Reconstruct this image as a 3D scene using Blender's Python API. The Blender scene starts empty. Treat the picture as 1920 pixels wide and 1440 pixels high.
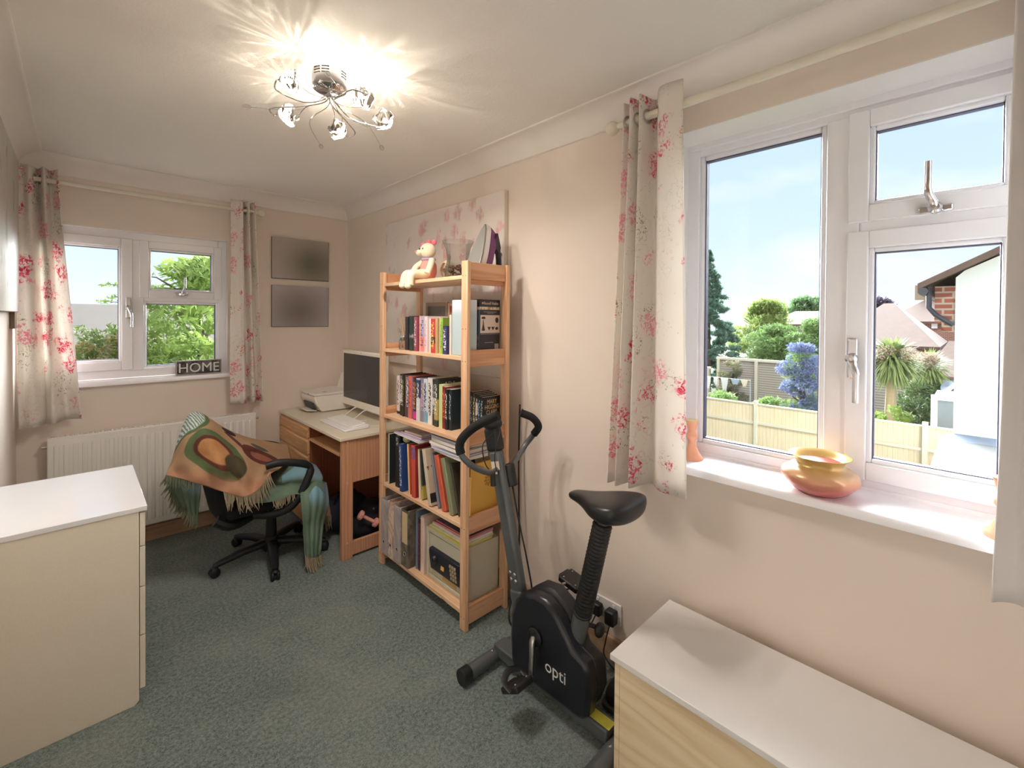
import bpy, math, random
import numpy as np
from mathutils import Vector, Matrix
SC = bpy.context.scene
COL = SC.collection
R = math.radians
rnd = random.Random(7)

# ---------------------------------------------------------------- camera
cam_data = bpy.data.cameras.new('camera')
cam = bpy.data.objects.new('camera', cam_data)
COL.objects.link(cam)
yaw, pitch, roll = R(44.0), R(-0.6), R(0.41)
fw = Vector((math.sin(yaw)*math.cos(pitch), math.cos(yaw)*math.cos(pitch), math.sin(pitch)))
rt = Vector((math.cos(yaw), -math.sin(yaw), 0))
up = rt.cross(fw)
r2 = rt*math.cos(roll) + up*math.sin(roll)
u2 = -rt*math.sin(roll) + up*math.cos(roll)
M = Matrix((r2, u2, -fw)).transposed().to_4x4()
M.translation = Vector((0, 0, 1.45))
cam.matrix_world = M
cam_data.sensor_width = 36.0
cam_data.lens = 36.0*840.0/1920.0
cam_data.shift_x = 0.0
cam_data.shift_y = -114.0/1920.0
cam_data.clip_start = 0.02
cam_data.clip_end = 400
SC.camera = cam

# ---------------------------------------------------------------- colour / exposure
SC.view_settings.view_transform = 'Standard'
SC.view_settings.look = 'None'
SC.view_settings.gamma = 1.0
SC.view_settings.use_curve_mapping = False
SC.view_settings.exposure = 0.6
SC.cycles.use_denoising = True
SC.cycles.max_bounces = 10
SC.cycles.diffuse_bounces = 7
SC.cycles.transparent_max_bounces = 16
SC.cycles.sample_clamp_indirect = 6.0
SC.cycles.caustics_reflective = False
SC.cycles.caustics_refractive = False

# ---------------------------------------------------------------- sky
world = bpy.data.worlds.new('sky')
SC.world = world
world.use_nodes = True
wt = world.node_tree
for n in list(wt.nodes): wt.nodes.remove(n)
w_out = wt.nodes.new('ShaderNodeOutputWorld')
w_bg = wt.nodes.new('ShaderNodeBackground')
w_tc = wt.nodes.new('ShaderNodeTexCoord')
w_sep = wt.nodes.new('ShaderNodeSeparateXYZ')
w_ramp = wt.nodes.new('ShaderNodeValToRGB')
w_noise = wt.nodes.new('ShaderNodeTexNoise')
w_map = wt.nodes.new('ShaderNodeMapping')
w_cr = wt.nodes.new('ShaderNodeValToRGB')
w_mix = wt.nodes.new('ShaderNodeMix'); w_mix.data_type = 'RGBA'
L = wt.links
L.new(w_tc.outputs['Generated'], w_sep.inputs[0])
L.new(w_sep.outputs['Z'], w_ramp.inputs[0])
el = w_ramp.color_ramp.elements
el[0].position = 0.0; el[0].color = (0.74, 0.79, 0.93, 1)
el[1].position = 0.55; el[1].color = (0.40, 0.55, 0.86, 1)
e = w_ramp.color_ramp.elements.new(0.16); e.color = (0.56, 0.69, 0.91, 1)
L.new(w_tc.outputs['Generated'], w_map.inputs[0]); w_map.inputs['Scale'].default_value = (1.0, 1.0, 2.6)
L.new(w_map.outputs[0], w_noise.inputs['Vector'])
w_noise.inputs['Scale'].default_value = 3.4; w_noise.inputs['Detail'].default_value = 6
L.new(w_noise.outputs[0], w_cr.inputs[0])
w_cr.color_ramp.elements[0].position = 0.52; w_cr.color_ramp.elements[0].color = (0, 0, 0, 1)
w_cr.color_ramp.elements[1].position = 0.72; w_cr.color_ramp.elements[1].color = (0.75, 0.75, 0.75, 1)
L.new(w_cr.outputs[0], w_mix.inputs['Factor'])
L.new(w_ramp.outputs[0], w_mix.inputs['A'])
w_mix.inputs['B'].default_value = (0.78, 0.80, 0.90, 1)
L.new(w_mix.outputs['Result'], w_bg.inputs[0])
w_bg.inputs[1].default_value = 0.98
L.new(w_bg.outputs[0], w_out.inputs[0])

# ---------------------------------------------------------------- added broad fill for the room, then sunlight on the garden
def distant_lamp(direction, strength, angle, color):
    ld = bpy.data.lights.new('distant_lamp', 'SUN'); ld.energy = strength; ld.angle = R(angle); ld.color = color
    o = bpy.data.objects.new('distant_lamp', ld); COL.objects.link(o)
    o.rotation_euler = Vector(direction).to_track_quat('-Z', 'Y').to_euler()
    return o
distant_lamp((-1.0, -0.62, -0.36), 52.0, 80, (0.97, 0.98, 1.0))  # unseen soft source added to brighten the room through both windows
distant_lamp((0.62, 0.30, -0.9), 2.2, 2, (1.0, 0.96, 0.90))

# ---------------------------------------------------------------- mesh helpers
def origin(o):
    v = Vector((0, 0, 0))
    while o is not None:
        v += o.location; o = o.parent
    return v

class MB:
    def __init__(s): s.v = []; s.f = []; s.m = []; s.uv = None
    def add(s, vs, fs, m=0):
        b = len(s.v)
        s.v += [tuple(p) for p in vs]
        s.f += [tuple(b+i for i in f) for f in fs]
        s.m += [m]*len(fs)
        return s
    def box(s, x0, x1, y0, y1, z0, z1, m=0):
        return s.add([(x0,y0,z0),(x1,y0,z0),(x1,y1,z0),(x0,y1,z0),(x0,y0,z1),(x1,y0,z1),(x1,y1,z1),(x0,y1,z1)],
                     [(0,3,2,1),(4,5,6,7),(0,1,5,4),(1,2,6,5),(2,3,7,6),(3,0,4,7)], m)
    def obox(s, c, size, rot=None, m=0):
        hx, hy, hz = (a/2 for a in size); rot = rot or Matrix.Identity(3); c = Vector(c)
        P = [c + rot @ Vector(q) for q in [(-hx,-hy,-hz),(hx,-hy,-hz),(hx,hy,-hz),(-hx,hy,-hz),(-hx,-hy,hz),(hx,-hy,hz),(hx,hy,hz),(-hx,hy,hz)]]
        return s.add(P, [(0,3,2,1),(4,5,6,7),(0,1,5,4),(1,2,6,5),(2,3,7,6),(3,0,4,7)], m)
    def tube(s, path, r, n=10, cap=True, m=0, flat=1.0):
        P = [Vector(p) for p in path]; k = len(P)
        rr = r if hasattr(r, '__len__') else [r]*k
        t0 = (P[1]-P[0]).normalized()
        a = Vector((0,0,1)) if abs(t0.z) < 0.9 else Vector((1,0,0))
        nrm = t0.cross(a).normalized()
        vs = []
        for i in range(k):
            t = (P[min(i+1,k-1)]-P[max(i-1,0)])
            t = t.normalized() if t.length > 1e-9 else t0
            nrm = (nrm - t*nrm.dot(t)).normalized(); b = t.cross(nrm)
            for j in range(n):
                an = 2*math.pi*j/n
                vs.append(P[i] + (nrm*math.cos(an) + b*math.sin(an)*flat)*rr[i])
        fs = [(i*n+j, i*n+(j+1)%n, (i+1)*n+(j+1)%n, (i+1)*n+j) for i in range(k-1) for j in range(n)]
        if cap: fs += [tuple(range(n-1,-1,-1)), tuple((k-1)*n+j for j in range(n))]
        return s.add(vs, fs, m)
    def cyl(s, a, b, r, r2=None, n=20, m=0): return s.tube([a, b], [r, r if r2 is None else r2], n, True, m)
    def lathe(s, prof, c, n=32, axis=(0,0,1), m=0):
        c = Vector(c); q = Vector((0,0,1)).rotation_difference(Vector(axis))
        vs = []
        for r, z in prof:
            for j in range(n):
                an = 2*math.pi*j/n
                vs.append(c + q @ Vector((r*math.cos(an), r*math.sin(an), z)))
        k = len(prof)
        fs = [(i*n+j, i*n+(j+1)%n, (i+1)*n+(j+1)%n, (i+1)*n+j) for i in range(k-1) for j in range(n)]
        if prof[0][0] > 1e-5: fs.append(tuple(range(n-1,-1,-1)))
        if prof[-1][0] > 1e-5 : fs.append(tuple((k-1)*n+j for j in range(n)))
        return s.add(vs, fs, m)
    def prism(s, poly, t0, t1, plane='YZ', m=0):
        def P(a, b, t): return {'YZ': (t, a, b), 'XZ': (a, t, b), 'XY': (a, b, t)}[plane]
        n = len(poly)
        vs = [P(a, b, t0) for a, b in poly] + [P(a, b, t1) for a, b in poly]
        fs = [tuple(range(n-1,-1,-1)), tuple(range(n, 2*n))] + [(i, (i+1)%n, n+(i+1)%n, n+i) for i in range(n)]
        return s.add(vs, fs, m)
    def ell(s, c, rad, n=16, k=10, rot=None, m=0):
        c = Vector(c); rot = rot or Matrix.Identity(3); vs = []
        for i in range(k+1):
            th = math.pi*i/k
            for j in range(n):
                an = 2*math.pi*j/n
                vs.append(c + rot @ Vector((rad[0]*math.sin(th)*math.cos(an), rad[1]*math.sin(th)*math.sin(an), -rad[2]*math.cos(th))))
        fs = [(i*n+j, i*n+(j+1)%n, (i+1)*n+(j+1)%n, (i+1)*n+j) for i in range(k) for j in range(n)]
        return s.add(vs, fs, m)
    def grid(s, G, m=0, UV=None):
        a, b = len(G), len(G[0]); base = len(s.f)
        s.add([p for row in G for p in row], [(i*b+j, i*b+j+1, (i+1)*b+j+1, (i+1)*b+j) for i in range(a-1) for j in range(b-1)], m)
        if UV:
            s.uv = s.uv or {}
            for i in range(a-1):
                for j in range(b-1):
                    s.uv[base+i*(b-1)+j] = [UV[i][j], UV[i][j+1], UV[i+1][j+1], UV[i+1][j]]
        return s
    def build(s, name, mats, parent=None, bevel=0.0, smooth=35, solid=0.0, sub=0, merge=False):
        me = bpy.data.meshes.new(name)
        off = origin(parent)
        me.from_pydata([(p[0]-off.x, p[1]-off.y, p[2]-off.z) for p in s.v], [], s.f)
        if not isinstance(mats, (list, tuple)): mats = [mats]
        for mm in mats: me.materials.append(mm)
        if len(mats) > 1: me.polygons.foreach_set('material_index', s.m)
        if s.uv:
            ul = me.uv_layers.new(name='uv')
            for pi, uvs in s.uv.items():
                po = me.polygons[pi]
                for li, uv in zip(po.loop_indices, uvs): ul.data[li].uv = uv
        if merge:
            import bmesh
            bm = bmesh.new(); bm.from_mesh(me); bmesh.ops.remove_doubles(bm, verts=bm.verts, dist=1e-5)
            bmesh.ops.recalc_face_normals(bm, faces=bm.faces); bm.to_mesh(me); bm.free()
        me.update()
        if smooth:
            me.polygons.foreach_set('use_smooth', [True]*len(me.polygons))
            me.set_sharp_from_angle(angle=R(smooth))
        o = bpy.data.objects.new(name, me); COL.objects.link(o)
        if parent is not None: o.parent = parent
        if solid:
            md = o.modifiers.new('solid', 'SOLIDIFY'); md.thickness = solid; md.offset = 0
        if bevel:
            md = o.modifiers.new('bevel', 'BEVEL'); md.width = bevel; md.segments = 2; md.limit_method = 'ANGLE'; md.angle_limit = R(40)
        if sub:
            md = o.modifiers.new('sub', 'SUBSURF'); md.levels = sub; md.render_levels = sub
        return o

def tag(o, label=None, cat=None, group=None, kind=None):
    if label: o['label'] = label
    if cat: o['category'] = cat
    if group: o['group'] = group
    if kind: o['kind'] = kind
    return o
def thing(name, label, cat, loc=(0,0,0), group=None):
    o = bpy.data.objects.new(name, None); COL.objects.link(o); o.location = loc; o.empty_display_size = 0.05
    return tag(o, label, cat, group)
def struct(name, parent=None, loc=(0,0,0)):
    o = bpy.data.objects.new(name, None); COL.objects.link(o); o.location = loc; o['kind'] = 'structure'
    return o
def text(s, name, mat, parent, centre, width, height, right, upv, depth=0.0006, spacing=1.0):
    """words as flat raised letters: centred at 'centre', reading along 'right'"""
    cu = bpy.data.curves.new(name, 'FONT'); cu.body = s; cu.extrude = 0.02; cu.align_x = 'CENTER'
    cu.space_character = spacing; cu.resolution_u = 3
    t = bpy.data.objects.new(name, cu); COL.objects.link(t)
    bpy.context.view_layer.update()
    me = bpy.data.meshes.new_from_object(t.evaluated_get(bpy.context.evaluated_depsgraph_get()))
    bpy.data.objects.remove(t); bpy.data.curves.remove(cu)
    P = np.array([v.co[:] for v in me.vertices]); lo, hi = P.min(0), P.max(0)
    right = Vector(right).normalized(); upv = Vector(upv).normalized(); nn = right.cross(upv)
    off = origin(parent); c = Vector(centre) - off
    for v in me.vertices:
        a = ((v.co.x-lo[0])/(hi[0]-lo[0])-0.5)*width
        b = ((v.co.y-lo[1])/(hi[1]-lo[1])-0.5)*height
        d = (v.co.z-lo[2])/max(hi[2]-lo[2],1e-6)*depth
        v.co = c + right*a + upv*b + nn*d
    me.materials.clear(); me.materials.append(mat)
    o = bpy.data.objects.new(name, me); COL.objects.link(o)
    if parent is not None: o.parent = parent
    return o
def spline(P, n):
    """Catmull-Rom through points, n samples per span"""
    P = [Vector(p) for p in P]; out = []
    for i in range(len(P)-1):
        a, b, c, d = P[max(i-1,0)], P[i], P[i+1], P[min(i+2,len(P)-1)]
        for k in range(n):
            t = k/n
            out.append(0.5*((2*b) + (c-a)*t + (2*a-5*b+4*c-d)*t*t + (3*b-a-3*c+d)*t**3))
    out.append(P[-1]); return out

# ---------------------------------------------------------------- material helpers
def lin(c):
    return tuple(((x/255)/12.92 if x/255 <= 0.04045 else ((x/255+0.055)/1.055)**2.4) for x in c[:3]) + (1,)
class NT:
    def __init__(s, name, rough=0.6, metal=0.0, spec=0.5):
        s.mat = bpy.data.materials.new(name); s.mat.use_nodes = True
        s.t = s.mat.node_tree; s.b = s.t.nodes['Principled BSDF']; s.out = s.t.nodes['Material Output']
        s.b.inputs['Roughness'].default_value = rough; s.b.inputs['Metallic'].default_value = metal
        s.b.inputs['Specular IOR Level'].default_value = spec
    def set(s, inp, v):
        if isinstance(v, bpy.types.NodeSocket): s.t.links.new(v, inp)
        elif isinstance(v, (tuple, list)): inp.default_value = tuple(v)
        else: inp.default_value = v
    def node(s, t, **k):
        n = s.t.nodes.new('ShaderNode'+t)
        for a, v in k.items(): setattr(n, a, v)
        return n
    def co(s, kind='Object'): return s.node('TexCoord').outputs[kind]
    def map(s, vec, scale=(1,1,1), loc=(0,0,0), rot=(0,0,0)):
        n = s.node('Mapping'); s.set(n.inputs[0], vec); n.inputs['Scale'].default_value = scale
        n.inputs['Location'].default_value = loc; n.inputs['Rotation'].default_value = rot
        return n.outputs[0]
    def noise(s, vec, scale, detail=2, rough=0.5, dist=0.0, out=0):
        n = s.node('TexNoise'); s.set(n.inputs['Vector'], vec); n.inputs['Scale'].default_value = scale
        n.inputs['Detail'].default_value = detail; n.inputs['Roughness'].default_value = rough; n.inputs['Distortion'].default_value = dist
        return n.outputs[out]
    def vor(s, vec, scale, feature='F1', out='Distance', rand=1.0):
        n = s.node('TexVoronoi', feature=feature); s.set(n.inputs['Vector'], vec); n.inputs['Scale'].default_value = scale
        n.inputs['Randomness'].default_value = rand
        return n.outputs[out]
    def wave(s, vec, scale, dist=0, det=2, dscale=1, direction='X', prof='SIN', wtype='BANDS'):
        n = s.node('TexWave', wave_type=wtype, wave_profile=prof)
        if wtype == 'BANDS': n.bands_direction = direction
        else: n.rings_direction = direction
        s.set(n.inputs['Vector'], vec); n.inputs['Scale'].default_value = scale; n.inputs['Distortion'].default_value = dist
        n.inputs['Detail'].default_value = det; n.inputs['Detail Scale'].default_value = dscale
        return n.outputs['Fac']
    def m(s, op, a, b=0.0, c=None, clamp=False):
        n = s.node('Math', operation=op, use_clamp=clamp); s.set(n.inputs[0], a); s.set(n.inputs[1], b)
        if c is not None: s.set(n.inputs[2], c)
        return n.outputs[0]
    def mix(s, f, a, b, mode='MIX'):
        n = s.node('Mix', data_type='RGBA', blend_type=mode); s.set(n.inputs['Factor'], f)
        s.set(n.inputs['A'], a); s.set(n.inputs['B'], b); return n.outputs['Result']
    def ss(s, x, a, b):
        n = s.node('MapRange', interpolation_type='SMOOTHSTEP'); s.set(n.inputs['Value'], x)
        n.inputs['From Min'].default_value = a; n.inputs['From Max'].default_value = b; return n.outputs[0]
    def ramp(s, f, stops):
        n = s.node('ValToRGB'); s.set(n.inputs[0], f); e = n.color_ramp.elements
        e[0].position, e[0].color = stops[0]; e[1].position, e[1].color = stops[-1]
        for p, c in stops[1:-1]:
            x = e.new(p); x.color = c
        return n.outputs[0]
    def sep(s, vec):
        n = s.node('SeparateXYZ'); s.set(n.inputs[0], vec); return n.outputs
    def comb(s, x, y, z):
        n = s.node('CombineXYZ'); s.set(n.inputs[0], x); s.set(n.inputs[1], y); s.set(n.inputs[2], z); return n.outputs[0]
    def bump(s, h, strength=0.3, dist=0.002):
        n = s.node('Bump'); s.set(n.inputs['Height'], h); n.inputs['Strength'].default_value = strength
        n.inputs['Distance'].default_value = dist; s.t.links.new(n.outputs[0], s.b.inputs['Normal'])
    def color(s, c): s.set(s.b.inputs['Base Color'], c); return s
def plain(name, c, rough=0.5, metal=0.0, var=0.06, scale=12, bump=0.0, bscale=200, spec=0.5, coat=0.0, sheen=0.0):
    """a single colour with slight procedural variation"""
    n = NT(name, rough, metal, spec); a = lin(c)
    b = tuple(x*(1-var) for x in a[:3])+(1,); d = tuple(min(1, x*(1+var*0.6)) for x in a[:3])+(1,)
    v = n.co(); n.color(n.mix(n.noise(v, scale, 3), b, d))
    if bump: n.bump(n.noise(v, bscale, 2), bump, 0.001)
    if coat: n.b.inputs['Coat Weight'].default_value = coat
    if sheen: n.b.inputs['Sheen Weight'].default_value = sheen
    return n.mat
def wood(name, c1, c2, axis='Z', rough=0.5, ring=14, knots=True, fine=0.25, stretch=0.07):
    n = NT(name, rough); v = n.co()
    sc = {'X': (stretch,1,1), 'Y': (1,stretch,1), 'Z': (1,1,stretch)}[axis]
    q = n.map(v, sc)
    a = n.noise(q, ring, 3, 0.5, 1.2)
    w = n.wave(q, ring*1.6, 7, 3, 1.4, {'X':'Y','Y':'X','Z':'X'}[axis])
    f = n.mix(0.45, a, w)
    g = n.noise(n.map(v, {'X': (.02,1,1), 'Y': (1,.02,1), 'Z': (1,1,.02)}[axis]), 260, 2)
    f = n.mix(fine, f, g)
    col = n.mix(n.ss(f, 0.25, 0.8), lin(c1), lin(c2))
    if knots:
        kv = n.vor(n.map(v, {'X': (.45,1,1), 'Y': (1,.45,1), 'Z': (1,1,.45)}[axis]), 7.0)
        dark = tuple(x*0.35 for x in lin(c2)[:3])+(1,)
        col = n.mix(n.m('SUBTRACT', 1, n.ss(kv, 0.07, 0.13)), col, dark)
    n.color(col); n.bump(g, 0.08, 0.001)
    return n.mat
def ink(name, base, inkc, w, h, z0=0.2, z1=0.92, band=None):
    """book spine: base colour with blurred lettering-like print running down it"""
    n = NT(name, 0.42); v = n.co(); x, y, z = n.sep(v)
    g = n.noise(n.comb(0.0, n.m('MULTIPLY', y, 1.0/w*2.2), n.m('MULTIPLY', z, 95.0)), 1.0, 1)
    g = n.ss(g, 0.47, 0.56)
    my = n.ss(n.m('ABSOLUTE', y), w*0.36, w*0.24)
    mz = n.m('MULTIPLY', n.ss(z, h*z0, h*z0+0.004), n.ss(z, h*z1, h*z1-0.004))
    f = n.m('MULTIPLY', n.m('MULTIPLY', g, my), mz)
    c = lin(base)
    if band:
        c = n.mix(n.m('MULTIPLY', n.ss(z, h*band[0], h*band[0]+0.01), n.ss(z, h*band[1], h*band[1]-0.01)), c, lin(band[2]))
    n.color(n.mix(f, c, lin(inkc)))
    return n.mat

MT = {}
MT['white_gloss'] = plain('white_upvc', (236,236,240), 0.22, var=0.02)
MT['white_paint'] = plain('white_paint', (232,230,228), 0.4, var=0.03)
MT['chrome'] = plain('chrome', (215,215,220), 0.08, 1.0, var=0.02)
MT['black_plastic'] = plain('black_plastic', (26,27,30), 0.42, var=0.15, bump=0.05)
MT['black_vinyl'] = plain('black_vinyl', (30,31,34), 0.35, var=0.15, bump=0.12, bscale=320)
MT['black_fabric'] = plain('black_fabric', (24,26,32), 0.95, var=0.25, bump=0.3, bscale=500)
MT['grey_metal'] = plain('grey_painted_metal', (98,103,106), 0.38, 0.35, var=0.08)
MT['steel'] = plain('brushed_steel', (190,188,184), 0.3, 1.0, var=0.06)
MT['cream_pole'] = plain('cream_painted_pole', (226,220,205), 0.35, var=0.04)
MT['paper'] = plain('page_edges', (226,219,202), 0.9, var=0.1, scale=90)
MT['pale_wood'] = wood('pine', (232,196,160), (210,162,124), 'Z', 0.45)
MT['pale_wood_y'] = wood('pine_along', (236,202,168), (216,172,134), 'Y', 0.4)
MT['pale_wood_x'] = wood('pine_across', (224,176,138), (198,142,106), 'X', 0.45)
# ================================================================= THE ROOM
XL, XR, YB, YR, ZC = -0.255, 1.64, 3.705, -0.95, 2.36
TH = 0.28
n = NT('painted_wall', 0.75); v = n.co()
n.color(n.mix(n.noise(v, 3.0, 3), lin((226,214,203)), lin((231,220,210))))
n.bump(n.noise(v, 60, 4), 0.10, 0.003); MT['wall'] = n.mat
n = NT('textured_ceiling_paint', 0.85); v = n.co()
n.color(n.mix(n.noise(v, 2.0, 3), lin((238,237,233)), lin((242,241,238))))
n.bump(n.m('ADD', n.noise(v, 38, 6, 0.7, 1.5), n.m('MULTIPLY', n.noise(v, 9, 2), 1.2)), 0.35, 0.006); MT['ceil'] = n.mat
n = NT('cornice_paint', 0.7); n.color(n.mix(n.noise(n.co(), 4, 2), lin((232,228,223)), lin((236,233,229)))); MT['cornice'] = n.mat
n = NT('grey_green_carpet', 1.0, spec=0.1); v = n.co()
f = n.ss(n.m('ADD', n.m('MULTIPLY', n.noise(v, 75, 4, 0.85), 0.6), n.m('MULTIPLY', n.noise(v, 260, 2, 0.8), 0.4)), 0.34, 0.66)
c = n.mix(f, lin((62,76,74)), lin((158,174,170)))
c = n.mix(n.m('MULTIPLY', n.ss(n.noise(v, 1.9, 5, 0.65), 0.42, 0.64), 0.30), c, lin((168,172,168)))
c = n.mix(n.m('MULTIPLY', n.ss(n.noise(n.map(v, loc=(3,1,0)), 2.6, 3), 0.55, 0.75), 0.25), c, lin((84,94,90)))
n.color(c); n.bump(n.noise(v, 330, 3, 0.8), 0.9, 0.006); n.b.inputs['Sheen Weight'].default_value = 0.15
MT['carpet'] = n.mat
MT['skirting'] = wood('skirting_wood', (186,154,126), (160,124,96), 'Y', 0.5, ring=9, knots=False)
MT['skirting_x'] = wood('skirting_wood_x', (186,154,126), (160,124,96), 'X', 0.5, ring=9, knots=False)

def st(o): o['kind'] = 'structure'; return o
st(MB().box(XL-TH, XR+TH, YR-TH, YB+TH, -0.12, 0).build('floor', MT['carpet'], smooth=0))
st(MB().box(XL-TH, XR+TH, YR-TH, YB+TH, ZC, ZC+0.12).build('ceiling', MT['ceil'], smooth=0))
st(MB().box(XL-TH, XL, YR-TH, YB+TH, 0, ZC).build('wall_left', MT['wall'], smooth=0))
st(MB().box(XL, XR, YR-TH, YR, 0, ZC).build('wall_rear', MT['wall'], smooth=0))
# right wall with its window opening
WY0, WY1, WZ0, WZ1 = -0.14, 0.83, 0.885, 2.155
w = MB()
w.box(XR, XR+TH, YR-TH, WY0, 0, ZC).box(XR, XR+TH, WY1, YB+TH, 0, ZC).box(XR, XR+TH, WY0, WY1, 0, WZ0).box(XR, XR+TH, WY0, WY1, WZ1, ZC)
st(w.build('wall_right', MT['wall'], smooth=0))
# back wall with its window opening
VX0, VX1, VZ0, VZ1 = -0.225, 0.762, 1.045, 1.985
w = MB()
w.box(XL, VX0, YB, YB+TH, 0, ZC).box(VX1, XR, YB, YB+TH, 0, ZC).box(VX0, VX1, YB, YB+TH, 0, VZ0).box(VX0, VX1, YB, YB+TH, VZ1, ZC)
st(w.build('wall_back', MT['wall'], smooth=0))

# coved cornices: quarter-hollow profile
def cove(name, axis, base, a0, a1, sign):
    prof = [(0.0, 0.0), (0.0, -0.098), (0.006, -0.098)]
    for i in range(13):
        t = i/12*math.pi/2
        prof.append((0.010+0.088*(1-math.cos(t)), -0.094+0.086*math.sin(t)))
    prof += [(0.104, -0.008), (0.108, -0.006), (0.108, 0.0)]
    mb = MB(); n = len(prof)
    def P(d, z, t):
        return (base+sign*d, t, ZC+z) if axis == 'X' else (t, base+sign*d, ZC+z)
    vs = [P(d, z, a0) for d, z in prof]+[P(d, z, a1) for d, z in prof]
    mb.add(vs, [tuple(range(n)), tuple(range(2*n-1, n-1, -1))]+[(i, (i+1)%n, n+(i+1)%n, n+i) for i in range(n)])
    return st(mb.build(name, MT['cornice'], smooth=30))
cove('trim_1', 'Y', YB, XL, XR, -1)
cove('trim_2', 'X', XR, YR, YB, -1)
cove('trim_3', 'X', XL, YR, YB, 1)
# skirting boards
def skirt(name, pts, mat, plane, t0, t1):
    return st(MB().prism(pts, t0, t1, plane).build(name, mat, smooth=30))
sk = [(0, 0), (-0.018, 0), (-0.018, 0.078), (-0.012, 0.09), (-0.004, 0.095), (0, 0.095)]
skirt('baseboard_back', [(YB+a, b) for a, b in sk], MT['skirting_x'], 'YZ', XL, XR-0.018)
skirt('baseboard_right', [(XR+a, b) for a, b in sk], MT['skirting'], 'XZ', YR, YB-0.018)

# ----------------------------------------------------------------- windows
def glass_mat(name, tint=(0.97, 0.985, 0.98, 1)):
    n = NT(name); t = n.t
    tr = n.node('BsdfTransparent'); tr.inputs[0].default_value = tint
    gl = n.node('BsdfGlossy'); gl.inputs['Roughness'].default_value = 0.01
    fr = n.node('Fresnel'); fr.inputs['IOR'].default_value = 1.45
    mx = n.node('MixShader'); f = n.m('MULTIPLY', fr.outputs[0], 0.6)
    t.links.new(f, mx.inputs[0]); t.links.new(tr.outputs[0], mx.inputs[1]); t.links.new(gl.outputs[0], mx.inputs[2])
    t.links.new(mx.outputs[0], n.out.inputs[0]); return n.mat
MT['glass'] = glass_mat('window_glass')
MT['gasket'] = plain('dark_gasket', (70,68,92), 0.5)
MT['ivory_sill'] = plain('painted_sill', (243,243,248), 0.3, var=0.01)

def frame_ring(mb, axis, d0, d1, a0, a1, z0, z1, w):
    """rectangular ring in the window plane; axis 'X' means the window plane is normal to X"""
    def B(p0, p1, q0, q1):
        if axis == 'X': mb.box(d0, d1, p0, p1, q0, q1)
        else: mb.box(p0, p1, d0, d1, q0, q1)
    B(a0, a0+w, z0, z1); B(a1-w, a1, z0, z1); B(a0+w, a1-w, z0, z0+w); B(a0+w, a1-w, z1-w, z1)
def ring_obj(name, axis, d0, d1, a0, a1, z0, z1, w, parent, mat=None, bevel=0.004):
    mb = MB(); frame_ring(mb, axis, d0, d1, a0, a1, z0, z1, w)
    return mb.build(name, mat or MT['white_gloss'], parent, bevel=bevel)
def sash(axis, d_in, sgn, a0, a1, z0, z1, w, parent, name='window_sash'):
    """sash ring, inner glazing bead, gasket, pane. d_in = room-side face; sgn points outdoors"""
    def dd(a, b): lo, hi = d_in+sgn*a, d_in+sgn*b; return min(lo, hi), max(lo, hi)
    s_ = ring_obj(name, axis, *dd(0, 0.055), a0, a1, z0, z1, w, parent)
    ring_obj('glazing_bead', axis, *dd(0.012, 0.05), a0+w-0.001, a1-w+0.001, z0+w-0.001, z1-w+0.001, 0.014, s_, bevel=0.005)
    g = w+0.012
    ring_obj('gasket', axis, *dd(0.026, 0.048), a0+g, a1-g, z0+g, z1-g, 0.004, s_, MT['gasket'], 0)
    mb = MB(); lo, hi = dd(0.034, 0.038)
    if axis == 'X': mb.box(lo, hi, a0+g, a1-g, z0+g, z1-g)
    else: mb.box(a0+g, a1-g, lo, hi, z0+g, z1-g)
    mb.build('glass_pane', MT['glass'], s_, smooth=0)
    return s_
def fixed_pane(axis, d_in, sgn, a0, a1, z0, z1, parent):
    def dd(a, b): lo, hi = d_in+sgn*a, d_in+sgn*b; return min(lo, hi), max(lo, hi)
    b_ = ring_obj('glazing_bead', axis, *dd(0.012, 0.05), a0, a1, z0, z1, 0.018, parent, bevel=0.006)
    ring_obj('gasket', axis, *dd(0.026, 0.05), a0+0.016, a1-0.016, z0+0.016, z1-0.016, 0.006, b_, MT['gasket'], 0)
    mb = MB(); lo, hi = dd(0.034, 0.038)
    if axis == 'X': mb.box(lo, hi, a0+0.016, a1-0.016, z0+0.016, z1-0.016)
    else: mb.box(a0+0.016, a1-0.016, lo, hi, z0+0.016, z1-0.016)
    mb.build('glass_pane', MT['glass'], b_, smooth=0)

def handle(parent, base, nrm, side, down=True, L=0.115, yoff=0.0):
    """espagnolette handle: back plate, boss with key slot and cranked lever"""
    b = Vector(base); nv = Vector(nrm); sd = Vector(side); z = Vector((0, 0, 1))
    mb = MB()
    rot = Matrix((sd, nv, z)).transposed()
    mb.obox(b+nv*0.006, (0.026, 0.012, 0.13) if down else (0.075, 0.012, 0.02), rot)
    h = mb.build('window_handle', MT['chrome'], parent, bevel=0.004)
    m2 = MB()
    m2.lathe([(0.0,0),(0.016,0),(0.018,0.008),(0.016,0.022),(0.010,0.028),(0,0.029)], b+nv*0.01, 20, nrm)
    dz = -1 if down else 1
    pts = [b+nv*0.030, b+nv*0.036+sd*0.006+z*dz*0.02, b+nv*0.042+sd*0.014+z*dz*0.045, b+nv*0.044+sd*0.014+z*dz*0.09, b+nv*0.044+sd*0.014+z*dz*L]
    m2.tube(spline(pts, 5), [0.012]*5+[0.010]*6+[0.0085]*10, 12, flat=0.75)
    m2.build('lever', MT['chrome'], h)
    MB().cyl(b+nv*0.03+sd*0.002, b+nv*0.043+sd*0.002, 0.005, n=12).build('key_slot', MT['steel'], h)
    return h

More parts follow.
